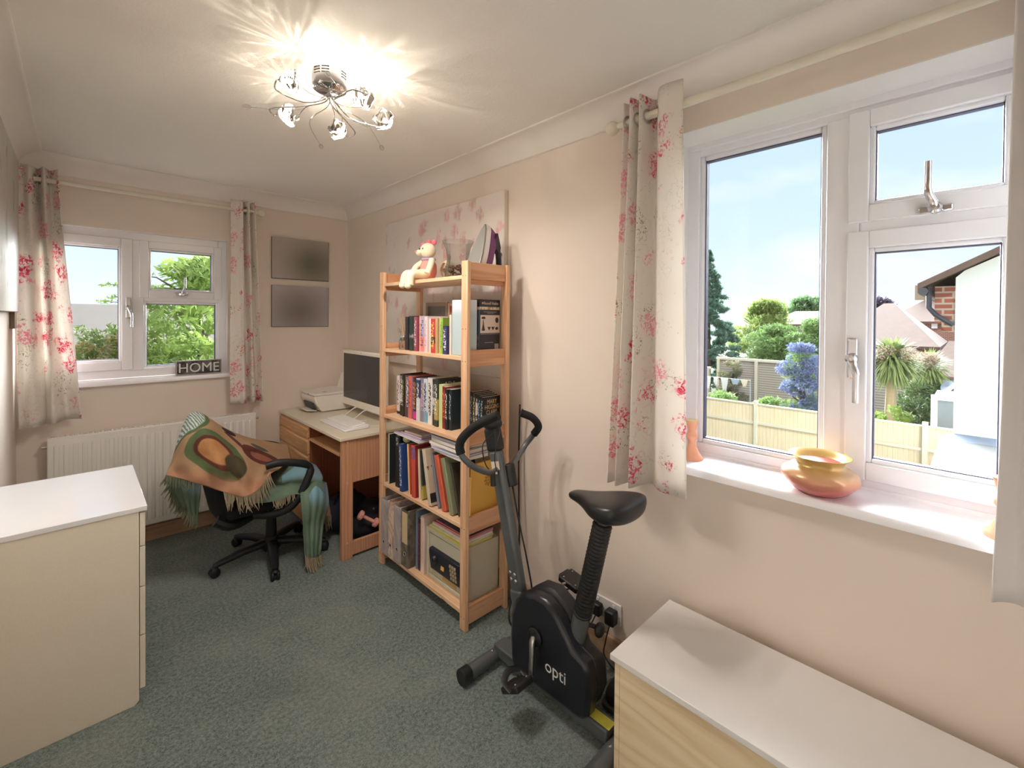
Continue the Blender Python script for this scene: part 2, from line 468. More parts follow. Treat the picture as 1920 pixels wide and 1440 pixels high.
# window 2: right wall, two lights
F = 1.795                                                    # room-side face of the frame
W2 = struct('window_2', loc=(F, 0.34, WZ0))
ring_obj('window_frame', 'X', F, F+0.07, WY0, WY1, 0.905, WZ1, 0.05, W2)
mb = MB(); mb.box(F-0.006, F+0.07, 0.262, 0.352, 0.95, 2.11); mb.box(F-0.006, F+0.07, -0.09, 0.262, 1.718, 1.782)
mb.build('mullion', MT['white_gloss'], W2, bevel=0.006)
fixed_pane('X', F, 1, 0.352, 0.782, 0.953, 2.107, W2)
s1 = sash('X', F-0.016, 1, -0.115, 0.292, 1.762, 2.114, 0.054, W2)
s2 = sash('X', F-0.016, 1, -0.115, 0.292, 0.948, 1.734, 0.055, W2)
handle(s2, (F-0.016, 0.272, 1.33), (-1, 0, 0), (0, -1, 0), True, 0.135)
handle(s1, (F-0.016, 0.085, 1.775), (-1, 0, 0), (0, 1, 0), False, 0.13)
mb = MB().box(F-0.012, F+0.004, WY0, WY1, 2.128, 2.155); mb.box(F-0.008, F, WY0, WY1, 0.903, 0.925)
mb.build('frame_trim', MT['white_gloss'], W2, bevel=0.003)
mb = MB()
mb.prism([(XR-0.052, 0.888), (XR-0.052, 0.902), (XR-0.047, 0.910), (XR-0.038, 0.913), (F, 0.913), (F, 0.888)], WY0-0.0, WY1+0.0, 'XZ')
mb.prism([(XR-0.052, 0.888), (XR-0.052, 0.902), (XR-0.047, 0.910), (XR-0.038, 0.913), (XR, 0.913), (XR, 0.888)], WY1, WY1+0.05, 'XZ')
mb.prism([(XR-0.052, 0.888), (XR-0.052, 0.902), (XR-0.047, 0.910), (XR-0.038, 0.913), (XR, 0.913), (XR, 0.888)], WY0-0.05, WY0, 'XZ')
st(mb.build('window_sill', MT['ivory_sill'], W2, smooth=40))
rv = MB(); rv.box(XR, F, WY1-0.004, WY1, 0.913, WZ1-0.004); rv.box(XR, F, WY0, WY0+0.004, 0.913, WZ1-0.004); rv.box(XR, F, WY0, WY1, WZ1-0.004, WZ1)
rv.build('window_reveal', MT['white_paint'], W2, smooth=0)

# window 1: back wall, two lights
G = YB+0.032
W1 = struct('window_1', loc=(0.27, G, VZ0))
ring_obj('window_frame', 'Y', G, G+0.07, VX0, VX1, VZ0+0.012, VZ1, 0.055, W1)
mb = MB(); mb.box(0.228, 0.300, G-0.006, G+0.07, 1.10, 1.935); mb.box(0.300, 0.712, G-0.006, G+0.07, 1.545, 1.59)
mb.build('mullion', MT['white_gloss'], W1, bevel=0.005)
sl = sash('Y', G-0.014, 1, -0.19, 0.245, 1.108, 1.936, 0.055, W1)
st1 = sash('Y', G-0.014, 1, 0.277, 0.728, 1.568, 1.936, 0.047, W1)
fixed_pane('Y', G, 1, 0.296, 0.714, 1.105, 1.548, W1)
handle(sl, (0.222, G-0.014, 1.50), (0, -1, 0), (1, 0, 0), True, 0.12)
handle(st1, (0.495, G-0.014, 1.598), (0, -1, 0), (1, 0, 0), False, 0.11)
mb = MB()
mb.prism([(YB-0.028, 1.022), (YB-0.028, 1.038), (YB-0.022, 1.048), (G, 1.057), (G, 1.022)], VX0, VX1, 'YZ')
mb.prism([(YB-0.028, 1.022), (YB-0.028, 1.038), (YB-0.022, 1.048), (YB, 1.052), (YB, 1.022)], VX1, VX1+0.035, 'YZ')
st(mb.build('window_sill', MT['ivory_sill'], W1, smooth=40))
rv = MB(); rv.box(VX0, VX0+0.004, YB-0.001, G, 1.057, VZ1); rv.box(VX1-0.004, VX1, YB-0.001, G, 1.057, VZ1); rv.box(VX0, VX1, YB-0.001, G, VZ1-0.004, VZ1)
rv.build('window_reveal', MT['white_paint'], W1, smooth=0)

# ================================================================= CURTAINS
def floral(name, seed, bright=1.0):
    n = NT(name, 0.9, spec=0.2); uv = n.co('UV')
    q = n.map(uv, loc=(seed*3.1, seed*1.7, 0))
    wob = n.mix(0.5, q, n.noise(q, 22, 3, out=1), 'ADD')
    base = n.mix(n.noise(q, 7, 2), lin((248,245,240)), lin((242,237,230)))
    # thin trailing stems
    stem = n.wave(n.map(wob, rot=(0,0,0.25)), 1.3, 4, 1, 0.8, 'X')
    c = n.mix(n.m('MULTIPLY', n.ss(stem, 0.994, 0.999), 0.25), base, lin((150,150,120)))
    # leaves
    lv = n.vor(n.map(wob, (2.2, 1.0, 1), (7,2,0), (0,0,0.7)), 14)
    lm = n.ss(n.vor(n.map(q, loc=(1.3,0.4,0)), 5.0), 0.36, 0.30)
    leaf = n.m('MULTIPLY', n.ss(lv, 0.34, 0.26), lm)
    c = n.mix(leaf, c, n.mix(n.noise(q, 40, 2), lin((152,152,112)), lin((196,196,164))))
    # flower heads: small petals gathered in clusters
    qw = n.mix(0.16, q, n.noise(q, 14, 3, 0.7, out=1), 'ADD')
    cl = n.vor(qw, 7.0)
    clc = n.vor(qw, 7.0, out='Color')
    pet = n.vor(n.mix(0.10, q, n.noise(q, 30, 2, out=1), 'ADD'), 52)
    on = n.ss(n.sep(clc)[0], 0.10, 0.14)
    fm = n.m('MULTIPLY', n.m('MULTIPLY', n.ss(n.m('ADD', cl, n.m('MULTIPLY', n.noise(q, 26, 3, 0.8), 0.35)), 0.64, 0.48), n.ss(pet, 0.60, 0.42)), on)
    pk = n.mix(n.sep(n.vor(q, 66, out='Color'))[1], lin((220,66,104)), lin((238,146,166)))
    pk = n.mix(n.ss(n.sep(clc)[1], 0.45, 0.75), pk, lin((243,176,190)))
    c = n.mix(fm, c, pk)
    n.color(c); n.bump(n.noise(uv, 600, 2), 0.15, 0.001)
    tl = n.node('BsdfTranslucent'); n.set(tl.inputs[0], c)
    mx = n.node('MixShader'); mx.inputs[0].default_value = 0.30
    n.t.links.new(n.b.outputs[0], mx.inputs[1]); n.t.links.new(tl.outputs[0], mx.inputs[2]); n.t.links.new(mx.outputs[0], n.out.inputs[0])
    return n.mat
MT['floral1'] = floral('floral_curtain_fabric', 0.37)
MT['floral2'] = floral('floral_curtain_fabric_b', 1.91)

def curtain(name, label, plan_top, plan_bot, z0, z1, mat, rod_axis, rod_pos, lean=None, nz=30, zslope=0.0):
    """plan_top / plan_bot: matching (x, y) points of the pleats, seen from above"""
    cx = sum(p[0] for p in plan_bot)/len(plan_bot); cy = sum(p[1] for p in plan_bot)/len(plan_bot)
    t = thing(name, label, 'curtain', (cx, cy, z0), 'floral eyelet curtains at the windows')
    A = spline([(p[0], p[1], 0) for p in plan_top], 8); B = spline([(p[0], p[1], 0) for p in plan_bot], 8)
    G, UV = [], []
    dist = [0]
    for i in range(1, len(B)): dist.append(dist[-1]+(B[i]-B[i-1]).length)
    for k in range(nz+1):
        f = k/nz; z = z1+(z0-z1)*f; g = f**1.15
        row = []; uvr = []
        for i, (a, b) in enumerate(zip(A, B)):
            p = a.lerp(b, g)
            wv = 0.004*math.sin(7*f+i*0.35)*f
            zz = z + (zslope*(dist[i]/dist[-1])*f)
            row.append((p.x+wv, p.y+wv*0.7, zz)); uvr.append((dist[i]*1.05, z))
        G.append(row); UV.append(uvr)
    mb = MB().grid(G, 0, UV)
    mb.build('fabric', mat, t, smooth=60, solid=0.003)
    # steel eyelets where the rod threads the pleats
    for k in range(1, len(plan_top)-1):
        a, b = Vector((*plan_top[k-1], 0)), Vector((*plan_top[k], 0))
        mid = (a+b)/2; d = (b-a)
        if d.length < 0.03: continue
        nn = Vector((-d.y, d.x, 0)).normalized()
        c = Vector((rod_pos[0], mid.y, rod_pos[1])) if rod_axis == 'Y' else Vector((mid.x, rod_pos[0], rod_pos[1]))
        ring = [c + (d.normalized()*math.cos(q)+Vector((0,0,1))*math.sin(q))*0.024 for q in [2*math.pi*j/20 for j in range(21)]]
        MB().tube(ring, 0.0035, 6, False).build('eyelet', MT['steel'], t)
    return t

def zig(axis, c, amp, ts, amps=None):
    """pleat plan: positions ts along the rod, swinging +-amp about the rod line c"""
    out = []
    for i, t in enumerate(ts):
        a = (amps[i] if amps else amp)*(1 if i % 2 else -1)
        out.append((c+a, t) if axis == 'Y' else (t, c+a))
    return out
RX, RZ = 1.535, 2.212
# right window, far curtain (pleats bunched, one broad pleat turned to the glass)
curtain('curtain', 'floral curtain hanging left of the large right-hand window, full height in view',
    zig('Y', RX+0.0, 0.04, [0.955, 0.935, 0.915, 0.895, 0.875, 0.855, 0.795, 0.715], [0.02,0.04,0.04,0.04,0.04,0.045,0.035,-0.03]),
    zig('Y', RX+0.005, 0.04, [1.015, 0.99, 0.965, 0.935, 0.905, 0.865, 0.80, 0.69], [0.025,0.04,0.045,0.04,0.045,0.045,0.005,-0.025]),
    0.795, 2.285, MT['floral1'], 'Y', (RX, RZ), zslope=0.03)
# right window, near curtain at the frame edge
curtain('curtain', 'white curtain at the right edge of the photo, partly cut off, beside the large window',
    zig('Y', RX, 0.04, [-0.055, -0.085, -0.12, -0.15, -0.18, -0.21, -0.24, -0.27], [0.03,0.04,0.04,0.04,0.04,0.04,0.04,0.03]),
    zig('Y', RX-0.005, 0.04, [-0.035, -0.08, -0.12, -0.16, -0.20, -0.24, -0.28, -0.31], [-0.01,0.045,0.045,0.045,0.045,0.045,0.045,0.03]),
    0.79, 2.285, plain('pale_curtain_fabric', (238,236,236), 0.9, var=0.03, bump=0.15, bscale=500), 'Y', (RX, RZ))
LY, LZ = 3.595, 2.198
curtain('curtain', 'floral curtain left of the small back window, in the room corner',
    zig('X', LY, 0.035, [-0.236, -0.215, -0.19, -0.165, -0.14, -0.12, -0.085], [0.03,-0.02,0.035,0.035,0.035,0.04,0.03]),
    zig('X', LY, 0.035, [-0.238, -0.215, -0.17, -0.135, -0.10, -0.055, 0.012], [0.03,-0.03,0.04,0.035,0.035,0.04,0.02]),
    0.835, 2.262, MT['floral2'], 'X', (LY, LZ), zslope=0.02)
curtain('curtain', 'floral curtain right of the small back window, nearest the two grey pictures',
    zig('X', LY, 0.035, [0.752, 0.80, 0.82, 0.84, 0.86, 0.88, 0.90], [0.02,-0.01,0.035,0.035,0.035,0.035,0.03]),
    zig('X', LY, 0.035, [0.748, 0.81, 0.835, 0.865, 0.895, 0.925, 0.955], [0.02,-0.01,0.04,0.035,0.035,0.035,0.03]),
    0.84, 2.262, MT['floral1'], 'X', (LY, LZ))
def rod(label, p0, p1, r, ends, brackets, wall):
    t = thing('curtain_rod', label, 'curtain rod', tuple(p0))
    MB().cyl(p0, p1, r, n=20).build('pole', MT['cream_pole'], t)
    for e, d in ends:
        MB().lathe([(0,0),(0.012,0),(0.013,0.008),(0.018,0.012),(0.025,0.022),(0.028,0.034),(0.025,0.047),(0.015,0.057),(0,0.06)], e, 24, d).build('finial', MT['cream_pole'], t)
    for b in brackets:
        q = Vector(b); wl = Vector(wall(b))
        mb = MB().cyl(q, wl, 0.008, n=12); mb.cyl(wl, wl+(q-wl).normalized()*0.008, 0.026, n=20)
        mb.tube([q+Vector((0,0,-0.001)), q+(q-wl).normalized()*0.001+Vector((0,0,-r-0.004))], 0.006, 8)
        mb.build('bracket', MT['cream_pole'], t)
rod('cream curtain pole across the large right-hand window', (RX, 0.985, RZ), (RX, -0.45, RZ), 0.015, [((RX, 0.985, RZ), (0,1,0))], [(RX, 1.0-0.02, RZ)], lambda b: (XR, b[1], b[2]))
rod('cream curtain pole above the small back window', (-0.235, LY, LZ), (0.915, LY, LZ), 0.013, [((0.915, LY, LZ), (1,0,0))], [(0.907, LY, LZ)], lambda b: (b[0], YB, b[2]))
# ================================================================= CEILING LIGHT
n = NT('slit_pattern_glass'); uvw = n.co()
x, y, z = n.sep(uvw)
az = n.m('ARCTAN2', y, x)
pat = n.noise(n.comb(n.m('MULTIPLY', az, 2.4), n.m('MULTIPLY', z, 14), n.m('MULTIPLY', n.node('ObjectInfo').outputs['Random'], 40.0)), 1.6, 1, 0.5, 0.3)
tr = n.node('BsdfTransparent'); n.set(tr.inputs[0], n.mix(n.ss(n.m('ABSOLUTE', n.m('SUBTRACT', pat, 0.5)), 0.030, 0.012), (0.22,0.21,0.20,1), (1,1,1,1)))  # clear slits added to dimmed glass to throw streaks across the ceiling
gl = n.node('BsdfGlossy'); gl.inputs['Roughness'].default_value = 0.05
lw = n.node('LayerWeight'); lw.inputs[0].default_value = 0.35
mx = n.node('MixShader'); n.set(mx.inputs[0], n.m('MULTIPLY', lw.outputs['Facing'], 0.5))
n.t.links.new(tr.outputs[0], mx.inputs[1]); n.t.links.new(gl.outputs[0], mx.inputs[2]); tl = n.node('BsdfTranslucent'); tl.inputs[0].default_value = (0.95,0.93,0.9,1)
mx2 = n.node('MixShader'); n.set(mx2.inputs[0], n.m('MULTIPLY', n.ss(pat, 0.53, 0.47), 0.45))
n.t.links.new(mx.outputs[0], mx2.inputs[1]); n.t.links.new(tl.outputs[0], mx2.inputs[2]); n.t.links.new(mx2.outputs[0], n.out.inputs[0])
MT['shade'] = n.mat
n = NT('lit_bulb'); em = n.node('Emission'); em.inputs[0].default_value = (1.0, 0.80, 0.50, 1); em.inputs[1].default_value = 40
n.t.links.new(em.outputs[0], n.out.inputs[0]); MT['bulb'] = n.mat
MT['crystal'] = glass_mat('crystal_bead', (0.93,0.93,0.92,1))

LC = Vector((0.665, 1.665, ZC))
lt = thing('ceiling_light', 'chrome ceiling light with curling arms, five lit glass flower shades and crystal drops', 'ceiling light', tuple(LC))
cn = MB().lathe([(0.0,0),(0.062,0),(0.062,-0.062),(0.058,-0.072),(0.045,-0.080),(0,-0.083)][::-1], LC, 48).build('canopy', MT['chrome'], lt)
slotm = plain('slot_black', (18,16,15), 0.6)
for q in (205, 235, 300):
    for k in range(3):
        mb = MB()
        a = R(q); c = LC + Vector((math.cos(a)*0.0622, math.sin(a)*0.0622, -0.018-0.010*k))
        mb.obox(c, (0.001, 0.026, 0.0035), Matrix.Rotation(a, 3, 'Z'))
        mb.build('vent_slot', slotm, cn)
B0 = LC + Vector((0, 0, -0.083))
bulbs = [(0.495,1.625,2.245,'u'), (0.562,1.872,2.235,'s'), (0.722,1.500,2.235,'u'), (0.885,1.640,2.228,'s'), (0.802,1.868,2.232,'s')]
for i, (bx, by, bz, kind) in enumerate(bulbs):
    tip = Vector((bx, by, bz)); d = tip-B0; h = Vector((d.x, d.y, 0))
    side = Vector((-h.y, h.x, 0)).normalized()*(0.045 if i % 2 else -0.04)
    end = tip + h.normalized()*0.020 + side*0.35
    P = spline([B0+Vector((0,0,0.004)), B0+Vector((0,0,-0.03))+h*0.10, B0+h*0.45+side+Vector((0,0,-0.055)), B0+h*0.95+side*1.3+Vector((0,0,-0.05)), end+Vector((0,0,-0.012)), end*0.55+tip*0.45], 7)
    ar = MB().tube(P, 0.0028, 8).build('arm', MT['chrome'], lt)
    dirv = (tip-end).normalized()
    MB().cyl(end*0.55+tip*0.45, tip-dirv*0.006, 0.0075, 0.011, 14).build('bulb_holder', MT['chrome'], ar)
    # flower shade: lumpy closed cup
    sh = MB(); n_, k_ = 24, 12; vs = []
    q = Vector((0,0,1)).rotation_difference(dirv)
    for a in range(k_+1):
        t = a/k_
        rr = 0.010 + 0.029*math.sin(min(t*1.25,1)*math.pi/2)
        if t > 0.8: rr *= 1-(t-0.8)*0.6
        for b in range(n_):
            an = 2*math.pi*b/n_
            lob = 1+0.16*t*math.cos(5*an+i)+0.05*math.cos(11*an+3*t)
            vs.append(tip + q @ Vector((rr*lob*math.cos(an), rr*lob*math.sin(an), -0.010+0.052*t+0.004*math.cos(5*an+i)*t)))
    sh.add(vs, [(a*n_+b, a*n_+(b+1)%n_, (a+1)*n_+(b+1)%n_, (a+1)*n_+b) for a in range(k_) for b in range(n_)])
    so = sh.build('glass_shade', MT['shade'], lt, smooth=25)
    # keep shade coordinates centred on itself for its pattern
    ctr = tip+dirv*0.034 - LC
    for v_ in so.data.vertices: v_.co -= ctr
    so.location = ctr
    MB().ell(tip+dirv*0.016, (0.009,0.009,0.013), 12, 8, q.to_matrix()).build('bulb', MT['bulb'], lt)
    ld = bpy.data.lights.new('bulb_light', 'POINT'); ld.energy = 1.4; ld.color = (1.0, 0.86, 0.70); ld.shadow_soft_size = 0.0015
    lo = bpy.data.objects.new('bulb_light', ld); COL.objects.link(lo); lo.parent = lt; lo.location = tip+dirv*0.034-LC
    ld = bpy.data.lights.new('downward_fill_light', 'SPOT'); ld.energy = 18; ld.color = (1.0, 0.92, 0.83); ld.shadow_soft_size = 0.02; ld.spot_size = R(168); ld.spot_blend = 1.0  # spot added beside the bulb's own light to fill the room downward
    lo = bpy.data.objects.new('downward_fill_light', ld); COL.objects.link(lo); lo.parent = lt; lo.location = tip+dirv*0.034-LC
beads = [(0.455,1.86,2.22),(0.60,1.80,2.215),(0.70,1.72,2.19),(0.745,1.965,2.19),(0.93,1.78,2.185),(0.80,1.70,2.215),(0.52,1.58,2.24),(0.79,1.62,2.25),(0.76,1.80,2.205),(0.60,1.50,2.25)]
for i, b in enumerate(beads):
    tip = Vector(b); d = tip-B0; h = Vector((d.x,d.y,0)); side = Vector((-h.y,h.x,0))*(0.22 if i % 2 else -0.2)
    P = spline([B0+Vector((0,0,0.004)), B0+h*0.15+Vector((0,0,-0.03)), B0+h*0.5+side*0.8+Vector((0,0,d.z*0.5-0.015)), tip], 7)
    st_ = MB().tube(P, 0.0014, 6).build('crystal_stem', MT['chrome'], lt)
    dirv = (P[-1]-P[-3]).normalized(); q = Vector((0,0,1)).rotation_difference(dirv).to_matrix()
    MB().ell(tip+dirv*0.014, (0.0085,0.0085,0.016), 10, 6, q).build('crystal_drop', MT['crystal'], st_, smooth=10)

# ================================================================= PICTURES
n = NT('blurred_landscape_print', 0.5); v = n.co(); x, y, z = n.sep(v)
d = n.node('VectorMath', operation='DISTANCE'); n.set(d.inputs[0], n.map(v, (1,0,1.1))); d.inputs[1].default_value = (0.30, 0, 0.13)
c = n.mix(n.ss(d.outputs['Value'], 0.30, 0.0), lin((176,168,162)), lin((92,94,80)))
n.color(n.mix(n.noise(v, 5, 2), c, n.mix(0.4, c, lin((160,150,140))))); MT['pic1'] = n.mat
n = NT('blurred_portrait_print', 0.5); v = n.co()
d = n.node('VectorMath', operation='DISTANCE'); n.set(d.inputs[0], n.map(v, (1,0,1.1))); d.inputs[1].default_value = (0.20, 0, 0.13)
c = n.mix(n.ss(d.outputs['Value'], 0.32, 0.0), lin((180,174,176)), lin((116,108,104)))
n.color(n.mix(n.noise(v, 5, 2), c, n.mix(0.4, c, lin((150,140,142))))); MT['pic2'] = n.mat
for nm, lb, z0, z1, pm in (('canvas_print', 'upper grey blurred canvas print on the back wall near the corner', 1.742, 2.058, MT['pic1']),
                   ('canvas_print', 'lower grey blurred canvas print on the back wall, under its twin', 1.375, 1.692, MT['pic2'])):
    t = thing(nm, lb, 'picture', (1.043, YB-0.019, z0), 'pair of grey canvas prints')
    MB().box(1.043, 1.470, YB-0.018, YB-0.001, z0, z1).build('canvas_side', plain('canvas_edge', (58,50,46), 0.7), t, bevel=0.002)
    MB().box(1.043, 1.467, YB-0.0195, YB-0.018, z0+0.003, z1).build('print', pm, t, smooth=0)
# large flower canvas on the right wall, behind the bookcase
n = NT('painted_flower_canvas', 0.75); v = n.co(); x, y, z = n.sep(v)
w2 = n.mix(0.13, v, n.noise(v, 11, 4, 0.7, out=1), 'ADD')
base = n.mix(n.noise(v, 3, 4), lin((233,226,221)), lin((217,208,203)))
tm = n.vor(n.map(w2, (1,1,0.6)), 10.5); tc = n.vor(n.map(w2, (1,1,0.6)), 10.5, out='Color')
fl = n.m('MULTIPLY', n.m('MULTIPLY', n.ss(tm, 0.42, 0.20), n.ss(n.sep(tc)[0], 0.12, 0.2)), n.ss(n.noise(n.map(v,(1,3,.6)), 14, 4, 0.7), 0.30, 0.60))
c = n.mix(n.m('MULTIPLY', fl, 0.75), base, n.mix(n.sep(tc)[1], lin((222,152,162)), lin((190,150,152))))
lfv = n.vor(n.map(w2, (1,1.6,0.45), (0,3,1), (0.3,0,0)), 10)
c = n.mix(n.m('MULTIPLY', n.m('MULTIPLY', n.ss(lfv, 0.24, 0.12), n.ss(n.noise(v, 5, 2), 0.5, 0.6)), 0.5), c, lin((170,166,120)))
c = n.mix(n.m('MULTIPLY', n.ss(z, 0.55, 0.0), 0.35), c, lin((206,198,182)))
n.color(c); n.bump(n.noise(v, 300, 2), 0.15, 0.001); MT['flowers'] = n.mat
t = thing('flower_canvas', 'wide pale canvas of pink tulips on the wall behind the bookcase', 'painting', (XR-0.03, 1.73, 1.13))
MB().box(XR-0.028, XR-0.001, 1.732, 3.00, 1.13, 2.13).build('canvas_side', plain('cream_canvas_edge', (214,202,188), 0.8), t, bevel=0.003)
MB().box(XR-0.0295, XR-0.028, 1.735, 2.997, 1.133, 2.127).build('painting', MT['flowers'], t, smooth=0)
# canvas on the left wall
n = NT('pale_abstract_canvas', 0.28); v = n.co(); x, y, z = n.sep(v)
c = n.mix(n.noise(n.map(v,(1,1,.5)), 3, 5, 0.6, 0.5), lin((205,206,204)), lin((166,160,152)))
c = n.mix(n.ss(n.noise(v, 7, 4), 0.55, 0.7), c, lin((138,130,120)))
n.color(c); MT['abstract'] = n.mat
t = thing('abstract_canvas', 'large grey-white canvas on the left wall, cut by the left edge of the photo', 'painting', (XL+0.001, 2.2, 1.47))
MB().box(XL+0.001, XL+0.034, 2.15, 3.37, 1.465, 2.225).build('canvas_side', plain('grey_canvas_edge', (150,140,130), 0.6), t, bevel=0.003)
MB().box(XL+0.034, XL+0.0355, 2.152, 3.368, 1.467, 2.223).build('painting', MT['abstract'], t, smooth=0)
t = thing('small_canvas', 'narrow brown-edged canvas on the left wall between the grey canvas and the curtain', 'painting', (XL+0.001, 3.40, 1.5))
MB().box(XL+0.001, XL+0.018, 3.395, 3.50, 1.38, 2.20).build('canvas_side', plain('brown_canvas_edge', (122,104,88), 0.6), t, bevel=0.002)
MB().box(XL+0.018, XL+0.019, 3.397, 3.498, 1.382, 2.198).build('painting', MT['abstract'], t, smooth=0)

# ================================================================= RADIATOR
MT['rad'] = plain('radiator_enamel', (238,236,232), 0.3, var=0.02)
RX0, RX1, RZ0, RZ1, RY = -0.130, 0.915, 0.135, 0.752, YB-0.10
t = thing('radiator', 'long white ribbed panel radiator under the back window', 'radiator', (0.39, RY, 0.135))
mb = MB(); mb.box(RX0, RX1, RY, RY+0.012, RZ0, RZ1)
nr = 26; pw = (RX1-RX0-0.03)/nr
for i in range(nr):
    a = RX0+0.022+i*pw
    mb.prism([(a, RY), (a+0.006, RY-0.007), (a+pw*0.5, RY-0.007), (a+pw*0.5+0.006, RY)], RZ0+0.035, RZ1-0.04, 'XY')
pn = mb.build('front_panel', MT['rad'], t, bevel=0.003)
MB().box(RX0, RX1, RY+0.052, RY+0.062, RZ0+0.01, RZ1-0.01).build('rear_panel', MT['rad'], t)
mb = MB()
for i in range(95):
    a = RX0+0.012+i*0.0108; mb.box(a, a+0.005, RY+0.016, RY+0.05, RZ1-0.004, RZ1+0.004)
mb.box(RX0+0.008, RX1-0.008, RY+0.012, RY+0.016, RZ1-0.006, RZ1+0.004); mb.box(RX0+0.008, RX1-0.008, RY+0.05, RY+0.054, RZ1-0.006, RZ1+0.004)
mb.build('top_grille', MT['rad'], t)
for xx in (RX0-0.002, RX1-0.01):
    MB().box(xx, xx+0.012, RY+0.002, RY+0.062, RZ0+0.005, RZ1+0.003).build('side_panel', MT['rad'], t, bevel=0.002)
mb = MB(); mb.cyl((RX1+0.0, RY+0.03, RZ1-0.04), (RX1+0.025, RY+0.03, RZ1-0.04), 0.008, n=12); mb.build('air_vent', MT['steel'], t)
MB().cyl((RX0-0.025, RY+0.03, RZ1-0.05), (RX0, RY+0.03, RZ1-0.05), 0.008, n=12).build('air_vent', MT['steel'], t)
MB().box(RX0+0.1, RX0+0.13, RY+0.06, YB-0.001, 0.3, 0.62).box(RX1-0.13, RX1-0.1, RY+0.06, YB-0.001, 0.3, 0.62).build('wall_bracket', MT['rad'], t)
mb = MB(); mb.cyl((RX1+0.012, RY+0.03, 0.0), (RX1+0.012, RY+0.03, 0.15), 0.008, n=12); mb.cyl((RX1-0.02, RY+0.03, 0.16), (RX1+0.03, RY+0.03, 0.16), 0.012, n=12)
mb.build('valve_pipe', MT['white_paint'], t)

# ================================================================= HOME SIGN
t = thing('home_sign', 'small grey block sign reading HOME on the back window sill', 'sign', (0.59, 3.718, 1.052))
n = NT('weathered_grey_sign', 0.7); v = n.co()
n.color(n.mix(n.ss(n.noise(v, 22, 3), 0.45, 0.6), lin((110,104,102)), lin((56,50,50)))); MT['sign'] = n.mat
MB().box(0.462, 0.722, 3.700, 3.716, 1.0525, 1.150).build('board', MT['sign'], t, bevel=0.002)
ring_obj('border', 'Y', 3.697, 3.701, 0.462, 0.722, 1.0525, 1.150, 0.006, t, plain('sign_border', (170,168,164), 0.4), 0.001)
text('HOME', 'lettering', plain('silver_letters', (236,240,240), 0.4, 0.0, var=0.1, scale=60), t, (0.592, 3.6975, 1.101), 0.228, 0.062, (1,0,0), (0,0,1), 0.006)

# ================================================================= LEFT CHEST OF DRAWERS
n = NT('white_laminate_top', 0.16); n.color(n.mix(n.noise(n.co(), 4, 2), lin((226,228,232)), lin((232,234,238)))); MT['lam_top'] = n.mat
n = NT('stone_laminate_side', 0.5); v = n.co(); n.color(n.mix(n.noise(v, 300, 2), lin((220,212,196)), lin((232,225,210)))); MT['lam_side'] = n.mat
t = thing('chest_of_drawers', 'tall white chest of drawers in the left foreground, seen from its plain end', 'chest of drawers', (-0.04, 2.47, 0))
CX0, CX1, CY0, CY1 = -0.248, 0.158, 2.152, 2.785
mb = MB()
mb.prism([(CX0, 0.0), (CX1-0.012, 0.0), (CX1, 0.014), (CX1, 0.722), (CX0, 0.722)], CY0, CY0+0.018, 'XZ')
mb.prism([(CX0, 0.0), (CX1-0.012, 0.0), (CX1, 0.014), (CX1, 0.722), (CX0, 0.722)], CY1-0.018, CY1, 'XZ')
mb.box(CX0, CX0+0.006, CY0+0.018, CY1-0.018, 0.02, 0.722); mb.box(CX0+0.006, CX1-0.03, CY0+0.018, CY1-0.018, 0.04, 0.055)
mb.box(CX1-0.05, CX1-0.034, CY0+0.018, CY1-0.018, 0, 0.05)
mb.build('body', MT['lam_side'], t, bevel=0.002)
MB().box(CX0, CX1+0.024, CY0-0.003, CY1+0.003, 0.722, 0.740).build('top', MT['lam_top'], t, bevel=0.0015)
for a, b in ((0.592, 0.716), (0.440, 0.588), (0.258, 0.436), (0.056, 0.254)):
    dr = MB().box(CX1+0.002, CX1+0.018, CY0+0.001, CY1-0.001, a, b).build('drawer', MT['lam_side'], t, bevel=0.0015)
    MB().box(CX0+0.03, CX1+0.002, CY0+0.03, CY1-0.03, a+0.02, b-0.03).build('drawer_box', MT['lam_side'], dr)

# ================================================================= RIGHT LOW CHEST
n = NT('light_ash_veneer', 0.45); v = n.co()
a = n.wave(n.map(v, (1,0.12,1), rot=(0,0,0)), 7, 14, 3, 1.2, 'Z'); b = n.noise(n.map(v, (1,0.05,1)), 120, 3)
c = n.mix(a, lin((230,212,180)), lin((218,196,158))); c = n.mix(n.m('MULTIPLY', n.m('MULTIPLY', n.ss(a, 0.90, 1.0), 0.6), n.ss(n.noise(n.map(v,(1,.3,1)), 5, 2), 0.42, 0.6)), c, lin((184,154,112)))
n.color(n.mix(n.m('MULTIPLY', b, 0.3), c, lin((236,216,182)))); MT['ash'] = n.mat
KX0, KX1, KY0, KY1, KZ = 1.197, 1.592, -0.62, 0.786, 0.400
t = thing('low_chest', 'low chest with a white top and light wood front in the bottom right corner', 'chest', (1.4, 0.1, 0))
MB().box(KX0, KX1, KY0, KY1, KZ-0.018, KZ).build('top', plain('white_melamine', (228,227,226), 0.35, var=0.02), t, bevel=0.0015)
mb = MB(); mb.box(KX0+0.012, KX1-0.004, KY1-0.028, KY1-0.01, 0, KZ-0.018); mb.box(KX0+0.012, KX1-0.004, KY0+0.01, KY0+0.028, 0, KZ-0.018)
mb.box(KX1-0.01, KX1-0.004, KY0+0.028, KY1-0.028, 0.02, KZ-0.018); mb.box(KX0+0.03, KX1-0.01, KY0+0.028, KY1-0.028, 0.04, 0.056); mb.box(KX0+0.05, KX0+0.064, KY0+0.028, KY1-0.028, 0, 0.04)
mb.build('body', MT['ash'], t, bevel=0.001)
